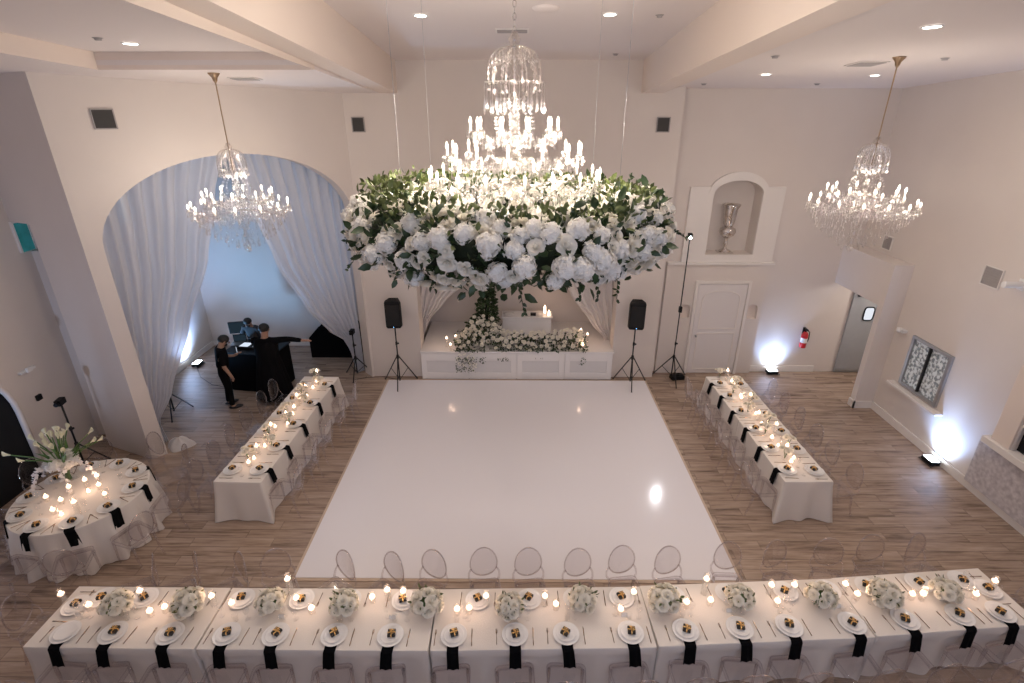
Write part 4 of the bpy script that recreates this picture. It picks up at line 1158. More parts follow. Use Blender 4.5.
# ---- front row of tables: polyline of near edges
segs = [(-5.36, 3.89, -3.48, 3.88), (-3.46, 3.88, -.94, 3.88), (-.92, 3.88, 1.55, 3.94), (1.57, 3.95, 4.0, 4.08), (4.02, 4.09, 5.98, 4.26)]
WD = .80
fnames = ['leftmost section of the long front row', 'second section from left of the long front row', 'middle section of the long front row', 'fourth section from left of the long front row', 'rightmost section of the long front row']
near_px = [66, 113, 170, 227, 276, 335, 391, 454, 515, 566, 630, 685, 739, 790, 853, 907, 961, 1004]
near_py = [632, 633, 634, 634, 634, 633, 633, 633, 634, 634, 630, 629, 627, 628, 625, 622, 617, 616]
near = []
for px, py in zip(near_px, near_py):
    x, y = PX(px, py, TH+.02)
    near.append(x)
def edge_y(x):
    for (x0, y0, x1, y1) in segs:
        if x <= x1+.01: return y0+(y1-y0)*(x-x0)/(x1-x0), math.atan2(y1-y0, x1-x0)
    return segs[-1][3], math.atan2(.17, 1.96)
far_px = [(103, 598), (147, 596), (195, 596), (245, 594), (304, 595), (350, 596), (405, 596), (478, 595), (529, 596), (575, 596), (620, 591), (671, 590), (725, 588), (783, 588), (825, 586), (865, 583), (916, 581), (958, 577)]
far = [PX(a, b_, TH+.02)[0] for a, b_ in far_px]
for k, (x0, y0, x1, y1) in enumerate(segs):
    L = math.hypot(x1-x0, y1-y0)-.01; an = math.atan2(y1-y0, x1-x0)
    cx_, cy_ = (x0+x1)/2-math.sin(an)*WD/2, (y0+y1)/2+math.cos(an)*WD/2
    push = []
    for x in near:
        if x0-.2 < x < x1+.2: push.append(('f', x-cx_, .3, .085))
    for x in far:
        if x0-.2 < x < x1+.2: push.append(('b', x-cx_, .3, .10))
    flat = []
    if k > 0: flat.append('l')
    if k < 4: flat.append('r')
    table(L, WD, (cx_, cy_, 0), an, fnames[k], 'tables of the long front row', 20+k, push=push, flat=tuple(flat), corner=.09, amp=.028)
q = random.Random(77)
for i, x in enumerate(near):
    ey, an = edge_y(x); y = ey+.165
    setting(x, y, an, TH+.003, ordn(i)+' from left, near side of', 'long front table', seed=100+i, box=(i != 0))
    # matching chair, pushed in
    cxr = x+q.uniform(-.02, .05)
    chairP.put((cxr, ey-.185, 0), an+q.uniform(-.16, .16), 'clear acrylic chair, %s from left, near side of long front table' % ordn(i), 'acrylic chairs, near side of the long front table')
for i, x in enumerate(far):
    ey, an = edge_y(x); y = ey+WD-.175
    setting(x, y, an+PI, TH+.003, ordn(i)+' from left, far side of', 'long front table', seed=200+i, napkin=False, tum=False)
farch = [(139, -1.0), (181, -.9), (228, -.7), (283, .5), (334, -.6), (383, -.6), (427, -.35), (486, .12), (531, .12), (581, .12), (626, .12), (673, .12), (732, -.1), (787, .2), (835, -.3), (885, -.1), (940, .25)]
for i, (px, tw) in enumerate(farch):
    x, _ = PX(px, 566, .72); ey, an = edge_y(x)
    chairP.put((x, ey+WD+.20+q.uniform(-.02, .03), 0), an+PI+tw, 'clear acrylic chair, %s from left, far side of long front table' % ordn(i), 'acrylic chairs, far side of the long front table')
# end seats
setting(-5.36+.20, 4.40, R(-90), TH+.003, 'at the left end of', 'long front table', seed=301, tum=False, napkin=False)
setting(5.74, 4.72, R(95), TH+.003, 'at the right end of', 'long front table', seed=302, tum=False, napkin=False)
chairP.put((-5.62, 4.38, 0), R(-90), 'clear acrylic chair at the left end of the long front table')
chairP.put((6.22, 4.72, 0), R(95), 'clear acrylic chair at the right end of the long front table')

# rose bowls
def make_bowl(seed):
    q = random.Random(seed); e = empty('rose_bowl', (0, 0, 0)); tag(e, 'x', 'flower arrangement')
    b = MB(); b.lathe([(0, .001), (.05, .001), (.075, .03), (.082, .07), (.07, .10), (.067, .10), (.078, .07), (.07, .032), (0, .01)], 18); b.obj('glass_bowl', M['glass'], e)
    b = MB(); 
    for k in range(9): b.tube([(q.uniform(-.04, .04), q.uniform(-.04, .04), .012), (q.uniform(-.04, .04), q.uniform(-.04, .04), .11)], .003, 5)
    b.sphere((0, 0, .12), .075, 10, 6, 1, 1, .6); b.obj('stems', M['stem'], e)
    n = 12
    for k in range(n):
        z = 1-1.12*(k+.5)/n; ph = k*2.4+seed; s_ = math.sqrt(max(0, 1-z*z)); nv = Vector((s_*math.cos(ph), s_*math.sin(ph), z))
        p = Vector((0, 0, .125))+Vector((nv.x*.105, nv.y*.105, nv.z*.075))*q.uniform(.9, 1.2)
        put_mesh('rose', ROSES[k % 4], e, p, face_rot(nv, q), q.uniform(.044, .058))
    b = MB()
    for k in range(44):
        a = q.uniform(0, 6.28); r = q.uniform(.02, .13); leaf_mesh(b, Matrix.Translation((r*math.cos(a), r*math.sin(a), q.uniform(.10, .20))) @ rand_rot(q, (math.cos(a), math.sin(a), .7), .6), .028, .05)
    b.obj('leaves', M['leafl'], e); return e
bowlP = [Proto(make_bowl(s_)) for s_ in (1, 2, 3)]
bowls = [(118, 604), (190, 604), (271, 601), (345, 604), (426, 604), (510, 606), (582, 600), (664, 600), (739, 597), (820, 596), (884, 596), (945, 590)]
gb = 'low rose bowls on the long front table'
for i, (px, py) in enumerate(bowls):
    x, y = PX(px, py+3, TH+.10); bowlP[i % 3].put((x, y, TH+.003), i*1.3, 'low glass bowl of white roses, %s from left on the long front table' % ordn(i), gb, scale=1.16+.1*math.sin(i*2.1))
fc = [(60, 592, 'mid'), (88, 603, 'low'), (139, 589, 'mid'), (149, 609, 'low'), (164, 605, 'low'), (211, 594, 'mid'), (231, 601, 'low'),
      (287, 577, 'tall'), (296, 596, 'low'), (311, 606, 'low'), (372, 595, 'low'), (387, 588, 'mid'), (403, 589, 'low'), (457, 607, 'low'), (469, 606, 'low'), (486, 594, 'mid'),
      (545, 594, 'mid'), (556, 602, 'low'), (634, 590, 'mid'), (621, 607, 'low'), (707, 577, 'tall'), (687, 600, 'low'), (711, 598, 'low'),
      (772, 583, 'mid'), (795, 583, 'mid'), (778, 599, 'low'), (846, 582, 'mid'), (858, 592, 'low'), (913, 592, 'low'), (924, 592, 'low'), (977, 592, 'low'), (996, 579, 'mid')]
for i, (px, py, k) in enumerate(fc):
    x, y = PX(px, py, TH+CLV[k]); ey, an = edge_y(x)
    y = min(max(y, ey+.28), ey+WD-.06)
    candle(k, x, y, TH+.003, 'lit floating candle in glass, %s from left on long front table' % ((ordn(i) if i < 20 else 'number %d' % (i+1))), 'floating candles on the long front table')
# place cards
for i, x in enumerate(near):
    ey, an = edge_y(x)
    b = MB(); b.add([(-.035,-.02,0),(.035,-.02,0),(.035,0,.045),(-.035,0,.045),(-.035,.02,0),(.035,.02,0)], [(0,1,2,3),(3,2,5,4),(0,3,4),(1,5,2)])
    if i % 2 == 0: tag(b.obj('place_card', M['paper'], None, (x-.03, ey+.40, TH+.003), (0, 0, an)), 'small folded white place card, %s setting from left, near side of long front table' % ordn(i), 'card', 'place cards')

# ---- side tables
def side(xc, ys, rz, nm, outer, inner, n, seed):
    # two tables end to end along y
    L = 1.8; x0, x1 = xc
    for k in range(2):
        yc = ys+L/2+k*(L+.01); xx = x0+(x1-x0)*(yc-ys)/3.6
        push = []
        where = ('near section' if k == 0 else 'far section')+' of the '+nm
        table(L-.01, .76, (xx, yc, 0), R(90)-math.atan((x1-x0)/3.6), where, 'tables of the '+nm, seed+k, push=None, flat=('r',) if k == 0 else ('l',), corner=.13, amp=.035)
def side_x(xc, ys, y): return xc[0]+(xc[1]-xc[0])*(y-ys)/3.6
LX = (-4.38, -4.27); LY = 6.68
RX = (4.63, 4.57); RY = 6.76
side(LX, LY, 0, 'left side table', 0, 0, 5, 40); side(RX, RY, 0, 'right side table', 0, 0, 6, 50)
q = random.Random(31)
def row(xc, ys, ylist, sgn, z, sidename, nm, nap, seed, chair_dx=.62):
    for i, y in enumerate(ylist):
        x = side_x(xc, ys, y)+sgn*.215
        setting(x, y, R(90)*sgn, z, ordn(i)+' from front, %s side of' % sidename, nm, seed=seed+i, napkin=nap, tum=False)
        chairP.put((side_x(xc, ys, y)+sgn*chair_dx, y+q.uniform(-.05, .05), 0), R(90)*sgn+q.uniform(-.12, .12), 'clear acrylic chair, %s from front, %s side of %s' % (ordn(i), sidename, nm), 'acrylic chairs, '+nm)
row(LX, LY, [6.98, 7.62, 8.32, 9.1, 9.85], 1, TH+.003, 'dance floor', 'left side table', True, 400)
row(LX, LY, [6.98, 7.55, 8.12, 8.69, 9.26, 9.85], -1, TH+.003, 'outer', 'left side table', False, 420)
row(RX, RY, [7.05, 7.65, 8.25, 8.85, 9.45, 10.0], -1, TH+.003, 'dance floor', 'right side table', True, 440)
row(RX, RY, [7.03, 7.6, 8.17, 8.75, 9.35, 9.95], 1, TH+.003, 'outer', 'right side table', False, 460)
def make_bud(seed):
    q = random.Random(seed); e = empty('bud_vase', (0, 0, 0)); tag(e, 'x', 'flower arrangement')
    b = MB(); b.lathe([(0, .001), (.028, .001), (.034, .03), (.015, .07), (.018, .1), (.015, .1), (.012, .07), (.03, .03), (0, .006)], 12); b.obj('glass_vase', M['glass'], e)
    b = MB(); b.tube([(0, 0, .01), (.01, 0, .12)], .003, 5); b.tube([(0, 0, .01), (-.02, .02, .13)], .003, 5); b.tube([(0, 0, .01), (.0, -.03, .12)], .003, 5); b.obj('stems', M['stem'], e)
    for k, (x, y, z) in enumerate(((.01, 0, .12), (-.035, .025, .125), (.0, -.04, .115), (.05, .02, .10))):
        put_mesh('rose', ROSES[(k+seed) % 4], e, (x, y, z), face_rot((x*8, y*8, 1), q), .036)
    return e
budP = [Proto(make_bud(s_)) for s_ in (1, 2)]
for (xc, ys, nm, seed) in ((LX, LY, 'left side table', 1), (RX, RY, 'right side table', 2)):
    q = random.Random(seed+900); n = 18
    for i in range(n):
        y = ys+.42+3.0*i/(n-1); x = side_x(xc, ys, y)+q.uniform(-.06, .10)*(1 if i % 2 else -1)
        k = ('low', 'votive', 'mid', 'votive', 'low', 'tall')[i % 6]
        if i == n-1: k = 'tall'
        candle(k, x, y, TH+.003, 'lit candle in glass, %s from front along the %s' % (ordn(i), nm), 'candles on the '+nm, lamp=1.1 if i % 2 == 0 else 0)
    for i in range(9):
        y = ys+.5+2.95*i/8+.09; x = side_x(xc, ys, y)+(.11 if i % 2 else -.11)
        budP[i % 2].put((x, y, TH+.003), i, 'small vase of white roses, %s from the front along the %s' % (ordn(i), nm), 'bud vases on the '+nm, scale=1.5)

# ---- round table
rcx, rcy, rr_ = -6.62, 6.40, .88
e = empty('round_table', (rcx, rcy, 0), 0, 'round folding table under an ivory cloth at the left edge', 'table')
b = MB(); b.lathe([(0, TH-.05), (rr_-.12, TH-.05), (rr_-.12, TH-.015), (0, TH-.015)], 40); b.obj('tabletop', M['wplas'], e)
for k in range(4):
    a = PI/4+k*PI/2; b = MB(); b.cyl((.6*math.cos(a), .6*math.sin(a), 0), (.6*math.cos(a), .6*math.sin(a), TH-.05), .015); b.obj('leg', M['alum'], e)
b = MB(); NN = 144; lv = [0, .015, .05, .12, .25, .4, .6, .8, .93, 1.0]; vs = []
for t_ in lv:
    for i in range(NN):
        a = 2*PI*i/NN; r = rr_+.004*min(1, t_*40)+t_*(.07+.06*math.sin(a*17+math.sin(a*3))+.03*math.sin(a*31))
        vs.append((r*math.cos(a), r*math.sin(a), TH+.002-(TH-.01)*t_))
fs = [tuple(range(NN))]
for k in range(len(lv)-1):
    for i in range(NN): j = (i+1) % NN; fs.append((k*NN+i, (k+1)*NN+i, (k+1)*NN+j, k*NN+j))
b.add(vs, fs, None, True); o = b.obj('tablecloth', M['cloth'], None, (rcx, rcy, 0)); o.data.polygons[0].use_smooth = False
tag(o, 'ruffled round ivory tablecloth on the table at the left edge', 'tablecloth')
q = random.Random(8)
RN = 10
for i in range(RN):
    a = R(-62)+2*PI*i/RN; x = rcx+(rr_-.165)*math.cos(a); y = rcy+(rr_-.165)*math.sin(a)
    front = i in (0, 1, 2, 9, 8)
    setting(x, y, a+PI/2, TH+.003, ordn(i)+' counterclockwise from front, on', 'round table', seed=500+i, napkin=(i in (0, 1, 2, 3, 8, 9)), tum=False)
    cr_ = rr_+.30
    chairP.put((rcx+cr_*math.cos(a), rcy+cr_*math.sin(a), 0), a+PI/2+q.uniform(-.1, .1), 'clear acrylic chair, %s counterclockwise from front, at round table' % ordn(i), 'acrylic chairs, the round table')
for i, (px, py, k) in enumerate(((52, 508, 'low'), (60, 498, 'low'), (61, 513, 'votive'), (68, 485, 'mid'), (84, 478, 'mid'), (98, 483, 'low'), (88, 490, 'votive'), (104, 492, 'low'), (73, 500, 'tall'), (45, 495, 'low'), (96, 474, 'mid'))):
    x, y = PX(px, py, TH+CLV[k]); candle(k, x, y, TH+.003, 'lit candle in clear glass, %s of the cluster on the round table' % ordn(i), 'candles on the round table', lamp=1.0 if i % 2 == 0 else 0)
# calla centrepiece
e = empty('calla_lily_arrangement', (-7.05, 6.72, TH+.003), 0, 'tall vase of green-stemmed calla lilies and white orchids on the round table', 'flower arrangement')
b = MB(); b.lathe([(0, .001), (.06, .001), (.065, .01), (.055, .28), (.07, .32), (.066, .32), (.05, .28), (.055, .015), (0, .01)], 18); b.obj('glass_vase', M['glass'], e)
def calla(bm, mtx, s_):
    vs = []; n = 12; m_ = 5
    for j in range(m_+1):
        v = j/m_; r = s_*(.08+.30*v**1.5)
        for i in range(n):
            a = 2*PI*i/n; ext = (1+.35*v*v*math.cos(a)); vs.append((r*math.cos(a)*ext, r*math.sin(a), s_*v*(1+.25*v*math.cos(a))))
    fs = [(j*n+i, j*n+(i+1) % n, (j+1)*n+(i+1) % n, (j+1)*n+i) for j in range(m_) for i in range(n)]
    bm.add(vs, fs, mtx, True)
q = random.Random(14); stm = MB()
for k in range(22):
    a = 2*PI*k/22+q.uniform(-.15, .15); sp_ = q.uniform(.12, .62) if k % 3 else q.uniform(.05, .2); hh = .86-.50*sp_+q.uniform(-.06, .08)
    tip = Vector((sp_*math.cos(a), sp_*math.sin(a), hh))
    pts = [Vector((q.uniform(-.03, .03), q.uniform(-.03, .03), .02)), Vector((tip.x*.15, tip.y*.15, .32)), Vector((tip.x*.55, tip.y*.55, .32+(hh-.32)*.62)), tip]
    stm.tube(pts, .008, 6)
    d_ = (pts[3]-pts[2]).normalized(); bb = MB(); calla(bb, Matrix.Translation(tip-d_*.02) @ d_.to_track_quat('Z', 'X').to_matrix().to_4x4(), .09); bb.obj('calla_lily', M['calla'], e)
for k in range(14):
    a = q.uniform(0, 6.28); leaf_mesh(stm, Matrix.Translation((0, 0, .25)) @ rand_rot(q, (math.cos(a), math.sin(a), 1.2), .3), .07, q.uniform(.3, .5), .2)
stm.obj('stems', M['stem'], e)
for k in range(7):
    a = 2*PI*k/7+.4; hp = put_mesh('hydrangea', HYDS[k % 3], e, (.13*math.cos(a), .13*math.sin(a), .34+.05*(k % 2)), face_rot((math.cos(a), math.sin(a), .5), q), .085)
def orchid_spray(bm, p0, d_, n, q):
    for i in range(n):
        t_ = i/n; p = Vector(p0)+Vector(d_)*t_*.45+Vector((0, 0, .08*math.sin(t_*2.4)-.42*t_*t_))
        for s_ in range(2):
            pp = p+Vector((q.uniform(-.03, .03), q.uniform(-.03, .03), q.uniform(-.03, .03)))
            rm = rand_rot(q, (0, -1, .4), .7); mm = Matrix.Translation(pp) @ rm
            for a in range(5):
                leaf_mesh(bm, mm @ Matrix.Rotation(a*2*PI/5, 4, 'Z'), .034, .036, .1)
for (p0, d_) in (((.1, -.05, .36), (.9, .1, .1)), ((-.12, -.06, .34), (-.55, -.5, .0)), ((.02, -.12, .34), (.5, -.4, 0)), ((-.1, .0, .36), (-.7, .0, .1))):
    b = MB(); b.tube([Vector(p0)+Vector(d_)*t_*.45+Vector((0, 0, .08*math.sin(t_*2.4)-.42*t_*t_)) for t_ in (0, .2, .4, .6, .8, 1)], .004, 5); orchid_spray(b, p0, d_, 16, q); b.obj('orchid_spray', M['orchid'], e)

# ---- stage candles
for i, (px, py, k) in enumerate(((447, 345, 'tall'), (456, 343, 'tall'), (450, 351, 'mid'), (541, 312, 'x'), (547, 320, 'x'), (580, 335, 'tall'), (587, 341, 'tall'), (583, 350, 'mid'), (578, 343, 'mid'))):
    if k == 'x': continue
    x, y = PX(px, py+2, .745+.0); y = min(max(y, 11.75), 12.5)
    candle(k, x, y, .747, 'lit candle in glass, %s end of the stage flowers, %s from left' % ('left' if i < 4 else 'right', ordn(i if i < 3 else i-5)), 'candles on the stage', lamp=1.5)
def pillar(x, y, z, h, label):
    e = empty('pillar_candle', (x, y, z), 0, label, 'candle')
    b = MB(); b.lathe([(0, 0), (.035, 0), (.035, h), (.03, h+.004), (0, h-.004)], 16); c = b.obj('wax', M['candle'], e)
    b = MB(); b.lathe([(.002, 0), (.009, .012), (.0075, .026), (.001, .05)], 8, Matrix.Translation((0, 0, h+.004))); b.obj('flame', M['flame'], c)
    light('candle_lamp', 'POINT', (x, y, z+h+.09), .8, (1, .66, .42), .03)
pillar(.76, 13.05, 1.246, .16, 'lit ivory pillar candle, taller one at the right of the stage table')
pillar(.86, 12.85, 1.246, .10, 'lit ivory pillar candle, shorter one at the right corner of the stage table')

# ------------------------------------------------------------------ speakers, stands, lights
def tripod(parent, hub, spread, top, r=.016, a0=-90, m='bmetal'):
    b = MB(); b.cyl((0, 0, .08), (0, 0, top), r); b.obj('pole', M[m], parent)
    b = MB(); b.cyl((0, 0, hub-.05), (0, 0, hub+.05), r*2); b.sphere((r*2.6, 0, hub+.35), .022, 8, 6); b.cyl((0, 0, hub+.31), (0, 0, hub+.39), r*1.6); b.obj('collar', M[m], parent)
    for k in range(3):
        a = R(a0+120*k); c, s_ = math.cos(a), math.sin(a)
        b = MB(); b.cyl((c*.03, s_*.03, hub), (c*spread, s_*spread, .015), .013); b.cyl((c*.02, s_*.02, .12), (c*spread*.52, s_*spread*.52, hub*.5), .007); lg = b.obj('leg', M[m], parent)
        b = MB(); b.sphere((c*spread, s_*spread, .018), .018, 8, 6); b.obj('rubber_foot', M['black'], lg)
def pa(x, y, rz, label1, label2, top=1.5):
    e = empty('speaker_stand', (x, y, 0), rz, label1, 'stand'); tripod(e, .72, .45, top, a0=-90)
    s_ = empty('loudspeaker', (x, y, top), rz, label2, 'speaker')
    b = MB(); prof = [(-.17, -.15), (.17, -.15), (.19, -.05), (.12, .17), (-.12, .17), (-.19, -.05)]; vs = []
    for z, k in ((.0, .86), (.05, 1), (.60, 1), (.66, .88)): vs += [(px*k, py*k, z) for (px, py) in prof]
    fs = [tuple(reversed(range(6))), tuple(range(18, 24))]+[(j*6+i, j*6+(i+1) % 6, (j+1)*6+(i+1) % 6, (j+1)*6+i) for j in range(3) for i in range(6)]
    b.add(vs, fs); b.obj('cabinet', M['black'], s_, bevel=.012)
    b = MB(); b.box(-.155, .155, -.165, -.152, .07, .58); b.obj('grille', M['grille'], s_, bevel=.006)
    b = MB(); b.tube([(-.07, .0, .655), (-.07, 0, .69), (.07, 0, .69), (.07, 0, .655)], .012, 6); b.obj('handle', M['black'], s_)
    b = MB(); b.sphere((0, -.168, .05), .008, 8, 6); b.obj('power_light', mat('blue_led', (.1, .3, .9), .4, emit=(.2, .5, 1), es=4, noise=.01), s_)
pa(-2.83, 11.42, R(4), 'black tripod stand at the back left corner of the dance floor', 'black loudspeaker on the tripod stand left of the stage')
pa(2.79, 11.42, R(-6), 'black tripod stand at the back right corner of the dance floor', 'black loudspeaker on the tripod stand right of the stage', top=1.48)
# tall LED stand
e = empty('light_stand', (3.86, 11.68, 0), 0, 'very tall thin black stand with a bright lamp beside the white door', 'stand')
tripod(e, .62, .48, 3.55, r=.014, a0=-90)
b = MB(); b.box(-.035, .035, -.05, .03, 1.78, 1.92); b.obj('control_box', M['black'], e, bevel=.008)
b = MB(); b.box(-.045, .045, -.05, .05, 3.53, 3.64); b.obj('lamp_head', M['black'], e, bevel=.01)
b = MB(); b.sphere((-.01, -.06, 3.555), .032, 12, 8); b.obj('lens', M['led'], e)
light('stand_lamp', 'SPOT', (3.85, 11.58, 3.53), 40, (.95, .95, 1), .03, (R(-62), 0, R(15)), 120, .8)
b = MB(); b.box(-.16, .16, -.1, .1, 0, .1); b.tube([(-.1, -.05, .1), (0, -.09, .13), (.1, 0, .12), (.05, .06, .11)], .02, 6); tag(b.obj('sandbag', M['black'], None, (4.02, 11.72, .0), (0, 0, .2), bevel=.02), 'black bag lying at the foot of the tall light stand', 'bag')
# floor uplights
def uplight(x, y, rz, label, power, spot=62, tilt=7, wide=1.0):
    e = empty('uplight', (x, y, 0), rz, label, 'light')
    b = MB(); b.box(-.13, .13, -.09, .09, .02, .10); b.obj('housing', M['black'], e, bevel=.012)
    b = MB(); b.box(-.11, .11, -.07, .07, .10, .106); b.obj('lens_panel', M['led'], e)
    b = MB(); b.tube([(-.14, 0, .06), (-.16, -.1, .02), (.16, -.1, .02), (.14, 0, .06)], .008, 6); b.obj('bracket', M['bmetal'], e)
    light('uplight_lamp', 'SPOT', (x, y, .16), power*wide, (.36, .56, 1), .12, (R(180-25), 0, rz), 125, 1)  # added wide blue beam beside the main one, tints the walls
    light('uplight_lamp', 'SPOT', (x, y, .16), power, (.55, .70, 1), .08, (R(180-tilt), 0, rz), spot, 1)
uplight(6.5, 12.01, 0, 'floor uplight washing the back wall between the white door and the extinguisher', 45, 32, 4, 2.5)
uplight(7.85, 8.3, R(-90), 'floor uplight washing the right wall near the serving window', 60, 32, 4, 2.5)
uplight(-8.33, 12.35, R(90), 'floor uplight in the alcove shining up behind the left curtain', 130, 50, 8, 2.0)
uplight(-8.35, 5.2, R(0), 'added unseen floor uplight by the left wall shining at the pillar', 70, 80, 50, 1.2)  # added out of view to cool the pillar face
light('alcove_wash', 'SPOT', (-8.2, 11.0, .3), 420, (.24, .56, 1), .15, (R(180-38), 0, R(-55)), 110, 1)
# other stands
def smallstand(x, y, rz, h, label, head):
    e = empty('tripod_stand', (x, y, 0), rz, label, 'stand'); tripod(e, .5, .38, h, a0=-90)
    if head:
        b = MB(); b.box(-.05, .05, -.09, .09, h, h+.11); b.cyl((0, -.09, h+.055), (0, -.14, h+.055), .04); b.obj('camera_head', M['black'], e, bevel=.01)
smallstand(-3.98, 12.1-.3, 0, 1.15, 'black tripod stand in front of the right curtain of the big arch', True)
smallstand(-7.5, 9.95, .4, 1.0, 'black tripod stand behind the pillar at the foot of the left curtain', False)
smallstand(-8.05, 8.05, .2, 1.35, 'black tripod with camera behind the round table by the pillar', True)
b = MB()
for k in range(3): b.tube([(.25*math.cos(a), .2*math.sin(a)-.1*k, .02+.03*k) for a in [2*PI*i/14 for i in range(14)]], .012, 5, closed=True)
b.box(-.15, .15, -.1, .12, 0, .28); tag(b.obj('equipment_bag', M['black'], None, (-7.55, 7.75, 0), (0, 0, .5), bevel=.01), 'black bag of cables on the floor behind the round table', 'bag')
b = MB()
pts = [(-8.3, 12.25, .006), (-7.9, 11.7, .006), (-7.4, 11.3, .006), (-6.9, 11.15, .006), (-6.6, 11.2, .006)]
b.tube(pts, .006, 5); tag(b.obj('power_cable', M['black']), 'black cable on the floor from the alcove uplight to the music table', 'cable')
b = MB(); b.tube([(-4.0, 11.6, .006), (-3.7, 11.72, .006), (-3.3, 11.75, .006), (-2.9, 11.6, .006)], .006, 5); tag(b.obj('power_cable', M['black']), 'black cable on the floor beside the left loudspeaker stand', 'cable')

# fire extinguisher
e = empty('fire_extinguisher', (7.14, YB-.10, .72), 0, 'red fire extinguisher hanging on the back wall beside the vestibule', 'fire extinguisher')
b = MB(); b.lathe([(0, 0), (.07, 0), (.078, .02), (.078, .34), (.05, .40), (.025, .42)], 18); b.obj('cylinder', M['red'], e)
b = MB(); b.cyl((0, 0, .42), (0, 0, .47), .02); b.box(-.015, .015, -.09, .05, .47, .50); b.tube([(.02, 0, .45), (.09, -.02, .42), (.10, -.02, .25), (.085, -.02, .16)], .011, 6); b.obj('valve_and_hose', M['black'], e)
b = MB(); b.lathe([(.0785, .14), (.0785, .26)], 18, caps=False); b.obj('label_band', M['wplas'], e)
b = MB(); b.box(-.03, .03, .075, .098, .1, .5); b.obj('bracket', M['bmetal'], e)
# silver urn in niche
b = MB(); e = empty('silver_urn', (4.93, YB+.19, 3.05), 0, 'tall silver mercury glass urn standing in the arched wall niche', 'vase')
b.box(-.17, .17, -.14, .14, .001, .03); b.obj('plinth', M['chrome'], e, bevel=.006)
b = MB(); b.lathe([(0, .03), (.13, .03), (.12, .06), (.05, .09), (.035, .14), (.055, .2), (.035, .26), (.04, .32), (.08, .36)], 24); b.obj('foot', M['chrome'], e)
b = MB(); b.lathe([(.06, .34), (.15, .41), (.19, .49), (.175, .56), (.11, .60), (.09, .62)], 24, caps=False); b.obj('bulb', M['chrome'], e)
b = MB(); b.lathe([(.09, .61), (.125, .68), (.14, .85), (.15, 1.0), (.20, 1.10), (.205, 1.12), (.19, 1.12), (.14, 1.0), (.12, .7), (.06, .63)], 24, caps=False); b.obj('neck', M['chrome'], e)
# wall fittings, right
b = MB(); b.cyl((0, 0, 0), (-.30, 0, 0), .05, n=16); b.box(-.02, 0, -.06, .06, -.09, .09); tag(b.obj('wall_camera', M['wplas'], None, (XR-.002, 8.05, 3.6), bevel=.004), 'white cylindrical camera sticking out of the upper right wall', 'camera')
b = MB(); b.box(-.10, 0, -.10, .10, -.03, .03); b.sphere((-.11, 0, .0), .05, 10, 6); tag(b.obj('wall_sconce', M['wplas'], None, (XR-.002, 10.1, 1.98), bevel=.006), 'small white sconce on the right wall above the serving window', 'lamp')
b = MB(); b.box(-.06, 0, -.15, .15, -.02, .02); b.box(-.1, -.06, -.05, .05, -.02, .06); tag(b.obj('wall_sconce', M['wplas'], None, (-8.6, 8.2, 1.95), (0, 0, PI)), 'pale sconce on the far left wall above the doorway', 'lamp')
b = MB(); b.box(-.0, .04, -.05, .05, -.05, .05); tag(b.obj('wall_switch', M['black'], None, (-8.6, 8.23, 1.39)), 'small black box on the far left wall right of the dark doorway', 'switch')
# raised fireplace on the right
e = empty('fireplace', (XR, 6.2, 0), 0, 'raised fireplace with whitewashed stone base and cream ledge at the right edge', 'fireplace')
b = MB(); b.box(-.09, 0, -1.3, 1.42, .17, 1.05); b.obj('stone_base', M['brick'], e)
b = MB(); b.box(-.22, 0, -1.35, 1.30, 1.05, 1.17); b.obj('ledge', M['trim'], e, bevel=.012)
b = MB(); b.box(-.16, 0, .86, 1.2, 1.17, 2.5); b.box(-.16, 0, -1.2, -.62, 1.17, 2.5); b.box(-.16, 0, -.62, .86, 1.95, 2.5)
b.obj('surround', M['beam'], e, bevel=.008)
b = MB(); b.box(-.03, 0, -.62, .86, 1.17, 1.95); b.obj('firebox', M['void'], e)
b = MB(); b.tube([(-.1, .86, 1.17), (-.1, .86, 1.6), (-.1, .65, 1.85), (-.1, .1, 1.95), (-.1, -.5, 1.85), (-.1, -.62, 1.6), (-.1, -.62, 1.17)], .03, 6); b.obj('arch_moulding', M['trim'], e)

# ------------------------------------------------------------------ music corner and people
t = empty('music_table', (-6.12, 11.33, 0), R(-8), 'music table draped in black cloth in the alcove behind the arch', 'table')
b = MB(); b.box(-.6, .6, -.38, .38, .0, .98); b.obj('black_drape', M['black_cloth'], t, bevel=.03)
b = MB(); b.box(-.62, .62, -.4, .4, .98, 1.01); b.obj('tabletop', M['black'], t)
e = empty('dj_mixer', (-6.2, 11.3, 1.012), R(-8), 'black mixer with lit controls on the music table', 'mixer')
b = MB(); b.box(-.3, .3, -.16, .16, 0, .06); b.obj('case', M['black'], e, bevel=.006)
b = MB(); b.box(-.27, -.05, -.12, .1, .06, .063); b.box(.06, .26, -.1, .0, .06, .063); b.obj('lit_panel', M['screen2'], e)
e = empty('laptop', (-6.62, 11.5, 1.012), R(10), 'open laptop with a bluish screen on the music table', 'laptop')
b = MB(); b.box(-.17, .17, -.12, .12, 0, .015); b.obj('keyboard', M['alum'], e)
b = MB(); b.box(-.15, .15, .11, .122, .015, .20); b.obj('lid', M['black'], e); b = MB(); b.box(-.135, .135, .104, .109, .03, .185); b.obj('screen', M['screen'], e)
e = empty('monitor', (-7.0, 12.35, 0), R(14), 'large dim bluish monitor on a stand behind the music table', 'monitor')
b = MB(); b.cyl((0, .03, 0), (0, .03, .9), .025); b.lathe([(.2, 0), (.2, .02), (.03, .04)], 16); b.obj('stand', M['black'], e)
b = MB(); b.box(-.27, .27, 0, .05, .93, 1.24); b.obj('bezel', M['black'], e, bevel=.01)
